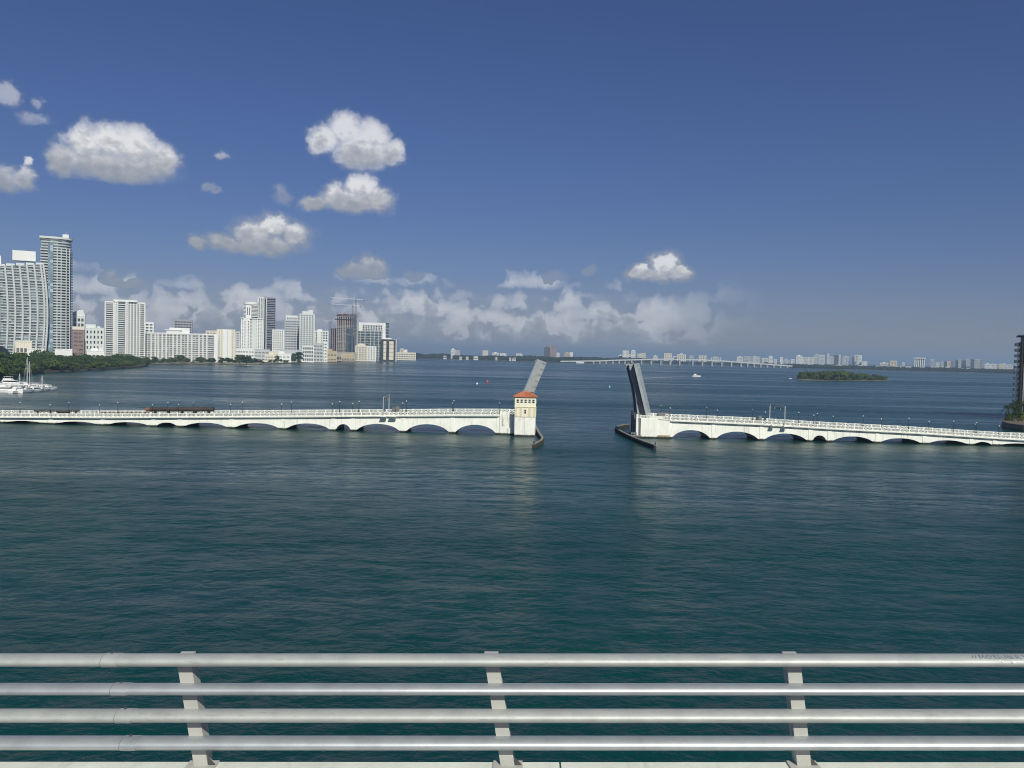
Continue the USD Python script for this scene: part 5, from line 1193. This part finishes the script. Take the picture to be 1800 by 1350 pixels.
# ------------------------------------------------------------------ boats
HULL = paint('white_boat_hull', (0.78, 0.78, 0.77), 0.3, 0.03, 0.5)
BCAB = paint('boat_cabin_white', (0.72, 0.72, 0.70), 0.35, 0.03, 0.5)
BGLS = paint('boat_dark_glass', (0.02, 0.025, 0.03), 0.1, 0.1, 1.0)
BBLU = paint('boat_blue_canvas', (0.05, 0.08, 0.17), 0.8, 0.1, 1.0)
BTAN = paint('boat_tan_canvas', (0.40, 0.34, 0.24), 0.8, 0.1, 1.0)
ALU = paint('mast_aluminium', (0.62, 0.64, 0.62), 0.35, 0.04, 1.0)
def hull(L, B, F):
    n = 11; V = []
    for i in range(n):
        s = i / (n - 1); x = (s - .45) * L
        hb = B / 2 * (1 - max(0, (s - .45) / .55) ** 2.2); zf = F * (1 + .35 * s ** 2)
        hb = max(hb, .03)
        V += [(x, -hb, zf), (x, -hb * .82, 0.15), (x, 0, -.35), (x, hb * .82, 0.15), (x, hb, zf)]
    Fc = []
    for i in range(n - 1):
        for k in range(4):
            a = i * 5 + k; Fc += [(a, a + 1, a + 6), (a, a + 6, a + 5)]
        a = i * 5; Fc += [(a, a + 5, a + 9), (a, a + 9, a + 4)]
    Fc += [(0, 4, 3), (0, 3, 1), (1, 3, 2)]
    m = trimesh.Trimesh(V, Fc, process=False); m.fix_normals(); return m
def taper(x0, x1, w, z0, z1, rake=0.3, tw=0.8):
    v = np.array([(x0, -w / 2, z0), (x1, -w / 2, z0), (x1, w / 2, z0), (x0, w / 2, z0), (x0 + .1, -w / 2 * tw, z1), (x1 - rake * (z1 - z0) * 2, -w / 2 * tw, z1), (x1 - rake * (z1 - z0) * 2, w / 2 * tw, z1), (x0 + .1, w / 2 * tw, z1)])
    return trimesh.convex.convex_hull(v)
def motor(label, loc, rz, L, fly=True, canvas=None, cat_='motor yacht'):
    t = thing('motor_boat', label, cat_, loc, rz); B = L * .30; F = L * .11
    obj('hull', hull(L, B, F), HULL, t)
    obj('cabin', taper(-.28 * L, .22 * L, B * .78, F, F + L * .10), BCAB, t)
    obj('window_band', taper(-.25 * L, .20 * L, B * .80, F + L * .045, F + L * .085), BGLS, t)
    if fly:
        obj('flybridge', taper(-.25 * L, .05 * L, B * .66, F + L * .101, F + L * .16), BCAB, t)
        obj('canvas_top', box(-.22 * L, .02 * L, -B * .3, B * .3, F + L * .215, F + L * .225), canvas or BCAB, t)
        obj('canvas_frame', cat([bar((x, y, F + L * .15), (x, y, F + L * .215), .07) for x in (-.2 * L, 0) for y in (-B * .28, B * .28)]), ALU, t)
    obj('bow_rail', cat([bar((.22 * L, s * B * .42, F * 1.2 + .6), (.52 * L, s * .1, F * 1.3 + .7), .06) for s in (-1, 1)] + [bar((x, s * B * .30, F * 1.1), (x, s * B * .34, F * 1.2 + .6), .05) for x in (.26 * L, .36 * L) for s in (-1, 1)]), ALU, t)
    return t
def sail(label, loc, rz, L, mast, canvas=None):
    t = thing('sailing_boat', label, 'sailing boat', loc, rz); B = L * .29; F = L * .10
    obj('hull', hull(L, B, F), HULL, t); obj('cabin', taper(-.15 * L, .2 * L, B * .6, F, F + .75), BCAB, t)
    obj('mast', cyl(.08 * L, 0, F, F + mast, .17, .12, 8), ALU, t); obj('boom', bar((.08 * L, 0, F + 1.5), (-.32 * L, 0, F + 1.45), .12), ALU, t)
    obj('sail_cover', tube([(.06 * L, 0, F + 1.75), (-.15 * L, 0, F + 1.72), (-.31 * L, 0, F + 1.6)], [.26, .22, .12], 7), canvas or BBLU, t)
    obj('rigging', cat([bar((.08 * L, 0, F + mast), e, .035) for e in ((.53 * L, 0, F + .3), (-.44 * L, 0, F + .2), (.06 * L, B * .45, F), (.06 * L, -B * .45, F))] + [bar((.08 * L, -B * .3, F + mast * .6), (.08 * L, B * .3, F + mast * .6), .06)]), ALU, t)
    return t
def moor(px, py): q = on(px, py, 0); return (q[0], q[1], 0.0)
motor('big white motor yacht nearest the camera at the left edge marina', moor(10, 690.5), 0.15, 15, True)
motor('white motor boat with tan canvas top in the front marina row', moor(33, 690.5), 1.35, 12, True, BTAN)
motor('white cabin cruiser without flybridge in the front marina row', moor(49, 689.5), 1.5, 11, False, cat_='cabin cruiser')
motor('white motor boat with blue canvas in the front marina row', moor(63, 688.5), 1.4, 11, True, BBLU)
motor('small white cabin boat near the right end of the marina', moor(77, 687.0), 1.45, 9.5, False, cat_='cabin boat')
motor('white flybridge boat at the right end of the marina', moor(88, 685.5), 1.3, 9.5, True)
sail('sailing boat with the tallest pale mast in the marina', moor(49, 681), -1.4, 14, 16.5)
sail('sailing boat with a tall mast right beside the tallest mast', moor(53, 683.5), -1.4, 13, 14.5, BTAN)
sail('sailing boat with a short mast left in the marina', moor(36, 682), -1.5, 10, 7.5)
sail('small sailing boat with thin mast right in the marina', moor(75, 682), -1.5, 9, 6.5)
motor('large white yacht in the back marina row behind the left mast', moor(20, 678.5), 0.1, 17, True)
motor('white yacht at the left edge in the back marina row', moor(-6, 680), 0.2, 14, True, BBLU)
motor('white cruiser in the back marina row behind the tall masts', moor(62, 680.5), 0.2, 12, False, cat_='cabin cruiser')
t = thing('marina_dock', 'grey timber dock running through the small marina at left', 'dock')
q0, q1 = on(-30, 686, 0), on(93, 684.5, 0)
obj('walkway', bar((q0[0], q0[1], 0.8), (q1[0], q1[1], 0.8), 2.4, 0.3), M_TIMBER, t)
for f in np.linspace(0.05, 1.0, 13):
    p_ = q0 * (1 - f) + q1 * f
    for s in (-1.4, 1.4): obj('dock_pile', cyl(p_[0], p_[1] + s, -1, 2.6, .2, sides=7), M_TIMBER, t)
motor('white speedboat with a long wake running across the open bay', moor(1223, 662.3), 0.12, 13, True)
motor('small white boat left of the wooded island', moor(1389, 666.3), 0.3, 6, False, cat_='small boat')
g = G(); n_ = g.noise(g.vm('multiply', g.n('geometry', 'position'), (0.06, 0.25, 1)), 1.0, 5.0, 0.65)
FOAM = g.make('boat_wake_foam', surface=g.n('mix_closure', 'closure', fac=g.sstep(n_, 0.36, 0.72, 0.0, 0.8), closure1=g.n('transparent_bsdf', 'BSDF'), closure2=g.n('diffuse_bsdf', 'BSDF', color=(0.62, 0.66, 0.68))))
a0, a1, a2, a3 = on(1219, 662.2, 0), on(1180, 662.6, 0), on(1140, 664.6, 0), on(1105, 668.0, 0)
wk = sg.LineString([a[:2] for a in (a0, a1, a2, a3)])
poly = sg.Polygon([a0[:2], a1[:2] + [0, 5], a2[:2] + [0, 9], a3[:2] + [0, 4], a2[:2] + [0, -9], a1[:2] + [0, -6]])
m = extrude(poly, 0.02); m.apply_translation([0, 0, 0.01]); obj('boat_wake', m, FOAM, kind='stuff', label='white foamy wake behind the speedboat')
def buoy(label, px, py, r, mat, tall=0.0):
    q = on(px, py, 0); t = thing('buoy', label, 'buoy', (q[0], q[1], 0))
    s = trimesh.creation.icosphere(2, r); s.apply_translation([0, 0, r * .55]); obj('float', s, mat, t, smooth=True)
    obj('top_ring', cyl(0, 0, r * 1.5, r * 1.75 + tall, .12 + .1 * r, .1, 8), mat, t)
BP = paint('pink_red_buoy', (0.62, 0.06, 0.13), .5, .05, 1.0); BW = paint('white_buoy', (.8, .8, .8), .5, .03, 1.0); BC = paint('pale_green_buoy', (.25, .60, .52), .5, .05, 1.0)
buoy('white round buoy left of the raised left leaf', 838.5, 675.5, .85, BW)
buoy('pinkish red buoy between the white buoy and the left leaf', 856.5, 672.5, 1.15, BP, .8)
buoy('pale green channel marker in the water left of the right leaf', 1071.5, 681.3, .75, BC, .8)
# ------------------------------------------------------------------ the near bridge: parapet and pipe railing at the camera's side
g = G(); po = g.n('texture_coordinate', 'object')
n1 = g.noise(po, 5.0, 5.0, 0.6); n2 = g.noise(g.vm('multiply', po, (1.0, 6.0, 6.0)), 9.0, 4.0, 0.65)
c = g.n('rgb_ramp', 'color', fac=n1, ramp=[(0.3, (0.33, 0.345, 0.335)), (0.6, (0.41, 0.425, 0.405))])
c = g.mix(g.sstep(n2, 0.56, 0.74, 0.0, 0.5), c, (0.19, 0.185, 0.17))
M_PIPE = g.make('worn_white_rail_paint', surface=g.n('principled_bsdf', 'BSDF', base_color=c, roughness=0.54, metallic=0.25, specular_ior_level=0.6, normal=g.n('bump', 'normal', height=g.noise(po, 60.0, 3.0), strength=0.08, distance=0.004)))
g = G(); po = g.n('texture_coordinate', 'object')
c = g.n('rgb_ramp', 'color', fac=g.noise(po, 3.0, 6.0, 0.65), ramp=[(0.3, (0.54, 0.56, 0.50)), (0.65, (0.66, 0.68, 0.61))])
c = g.mix(g.sstep(g.noise(g.vm('multiply', po, (9.0, 1.5, 3.0)), 1.0, 5.0), 0.60, 0.75, 0.0, 0.4), c, (0.36, 0.36, 0.31))
M_CURB = g.make('painted_parapet_concrete', surface=g.n('principled_bsdf', 'BSDF', base_color=c, roughness=0.75, normal=g.n('bump', 'normal', height=g.noise(po, 40.0, 4.0), strength=0.25, distance=0.01)))
g = G(); po = g.n('texture_coordinate', 'object')
c = g.n('rgb_ramp', 'color', fac=g.noise(po, 5.0, 5.0, 0.6), ramp=[(0.3, (0.36, 0.385, 0.40)), (0.6, (0.45, 0.475, 0.49))])
c = g.mix(g.sstep(g.noise(g.vm('multiply', po, (1.0, 6.0, 6.0)), 9.0, 4.0, 0.65), 0.62, 0.78, 0.0, 0.3), c, (0.30, 0.31, 0.31))
M_PIPE2 = g.make('worn_aluminium_rail', surface=g.n('principled_bsdf', 'BSDF', base_color=c, roughness=0.46, metallic=0.55, specular_ior_level=0.5, normal=g.n('bump', 'normal', height=g.noise(po, 60.0, 3.0), strength=0.08, distance=0.004)))
M_POST = paint('painted_post', (0.40, 0.40, 0.37), 0.55, 0.05, 4.0, coords='object')
M_BLACK = paint('black_gasket', (0.06, 0.06, 0.06), 0.8, 0.1, 4.0, coords='object')
SL = math.tan(ROLL)
def up_slope(m):
    """The near bridge climbs to the right: everything on it follows the slope of its road."""
    m = m.copy(); v = m.vertices.copy(); v[:, 2] += v[:, 0] * SL; m.vertices = v; return m
RY = 5.45
def zrow(py, Y=RY): return at(900, py, Y)[2] - at(900, py, Y)[0] * SL
pb_ = thing('concrete_parapet', 'white painted concrete parapet ledge along the bottom edge of the view', 'parapet')
zc = zrow(1339.5, RY + 0.10)
seams = [-9.0, at(986, 1340, RY)[0], 9.0]
for a, b in zip(seams[:-1], seams[1:]):
    m = box(a + .006, b - .006, RY - 0.34, RY + 0.10, zc - 0.95, zc)
    obj('ledge_section', up_slope(m.subdivide() if False else m), M_CURB, pb_)
obj('near_deck', up_slope(box(-9, 9, -7.5, RY - 0.345, zc - 1.5, zc - 0.75)), M_DECK, kind='structure', label='road deck of the near bridge')
obj('deck_girder', up_slope(cat([box(-9, 9, RY - 0.6, RY + 0.10, zc - 2.6, zc - 0.955), box(-9, 9, -6.5, -6.0, zc - 2.6, zc - 1.505)])), M_CURB, kind='structure', label='edge girders of the near bridge')
rl = thing('pipe_railing', 'pale grey railing of four flattened pipes on slanting posts in the foreground', 'railing')
def ellipse_pipe(x0, x1, z, b, a, y=RY, r=0.0, n=28):
    th = np.arange(n) * 2 * np.pi / n; V, F = [], []
    for x in (x0, x1):
        for k in th: V.append((x, y + (a + r) * math.cos(k), z + (b + r) * math.sin(k)))
    for i in range(n): j = (i + 1) % n; F += [(i, j, n + j), (i, n + j, n + i)]
    F += [(0, i + 1, i) for i in range(1, n - 1)] + [(n, n + i, n + i + 1) for i in range(1, n - 1)]
    m = trimesh.Trimesh(V, F, process=False); m.fix_normals(); return m
ROWS = [(1160.5, 22.5, 190), (1211.5, 20.0, 206), (1258.3, 22.5, 214), (1306.0, 22.5, 223)]
for row, (py, dpx, jx) in enumerate(ROWS):
    mp = M_PIPE2 if row % 2 else M_PIPE
    z = zrow(py); b = dpx / FPX * RY / 2 / 1.11 * 1.02; a = 1.75 * b
    xj = at(jx, py, RY)[0]
    seg = obj('rail_pipe', up_slope(ellipse_pipe(xj + 0.006, 9, z, b, a)), mp, rl, smooth=50)
    obj('rail_pipe', up_slope(ellipse_pipe(-9, xj - 0.006, z, b, a)), mp, rl, smooth=50)
    sl = obj('joint_sleeve', up_slope(ellipse_pipe(xj - 0.02, xj + 0.085, z, b, a, r=0.0032)), mp, rl, smooth=50)
    obj('set_screw', up_slope(cyl(xj + 0.02, RY + 0.01, z + b, z + b + 0.012, 0.009, sides=8)), M_BLACK, sl)
    obj('joint_gasket', up_slope(ellipse_pipe(xj - 0.0235, xj - 0.0205, z, b, a, r=0.0012)), M_BLACK, rl, smooth=50)
zt_, zl_ = zrow(1160.5) + 0.002, zc
for (xt, xb_) in ((-226, 300), (319, 351), (863, 893), (1396.5, 1417), (1930, 1950)):
    if xt < 0: xt, xb_ = -222, -190
    xa, xc = at(xt, 1160, RY)[0], at(xb_, 1338, RY)[0]
    w, d = 0.047, 0.05
    V = []
    for x, z in ((xa, zt_ + 0.012), (xc, zl_ + 0.001)):
        V += [(x - w, RY + 0.075 - d, z), (x + w, RY + 0.075 - d, z), (x + w, RY + 0.075 + d, z), (x - w, RY + 0.075 + d, z)]
    m = trimesh.convex.convex_hull(np.array(V)); po_ = obj('post', up_slope(m), M_POST, rl)
    obj('base_plate', up_slope(box(xc - 0.10, xc + 0.10, RY - 0.06, RY + 0.096, zl_ + 0.001, zl_ + 0.013)), M_POST, po_)
    obj('gusset', up_slope(trimesh.convex.convex_hull(np.array([(xc + w, RY + .03, zl_ + .014), (xc + w, RY + .04, zl_ + .014), (xc + w + .045, RY + .03, zl_ + .014), (xc + w + .045, RY + .04, zl_ + .014), (xc + w - 0.008, RY + .03, zl_ + .07), (xc + w - .008, RY + .04, zl_ + .07)]))), M_BLACK, po_)
# scrawl and droppings on the top rail at the right
z = zrow(1160.5); b = 23.5 / FPX * RY / 2 / 1.11 * 1.02; a = 1.75 * b
def surf(px, ang, r=0.0012):
    x = at(px, 1158, RY)[0]; return np.array([x, RY - (a + r) * math.cos(ang), z + (b + r) * math.sin(ang) + x * SL])
INK = paint('faded_blue_ink', (0.16, 0.20, 0.30), 0.6, 0.1, 6.0)
STROKES = [[(1704, .95), (1707, 1.3)], [(1709, .9), (1712, 1.3)], [(1716, .8), (1717, 1.35), (1721, .9), (1724, 1.35), (1726, .8)], [(1731, 1.3), (1729, 1.0), (1733, .8), (1737, 1.0), (1735, 1.3), (1731, 1.3)], [(1741, 1.35), (1746, .8)], [(1746, 1.35), (1741, .8)], [(1751, 1.35), (1750, .75), (1755, 1.1), (1759, .75)], [(1763, 1.35), (1762, .8), (1768, 1.3), (1767, .75)], [(1772, 1.3), (1771, .8), (1776, .8)], [(1772, 1.05), (1777, 1.1)], [(1781, 1.35), (1780, .75)], [(1781, 1.3), (1787, 1.2), (1782, 1.0), (1788, .75)], [(1792, 1.3), (1798, .8)]]
scr = [tube(np.array([surf(px, an) for px, an in s]), 0.0016, 5) for s in STROKES]
obj('graffiti_scrawl', cat(scr), INK, rl, label='faded blue scrawl on the top pipe')
drops = []
for px, an, r in ((1772, .30, .011), (1779, .34, .007), (1752, .36, .006), (1795, .36, .006), (1748, .52, .004)):
    s = trimesh.creation.icosphere(2, 1.0); s.apply_scale([r * 1.5, r * .45, r * .8]); s.apply_translation(surf(px, an, 0.0)); drops.append(s)
obj('bird_dropping', cat(drops), paint('white_dropping', (.85, .85, .83), .8, .05, 6.0), rl)
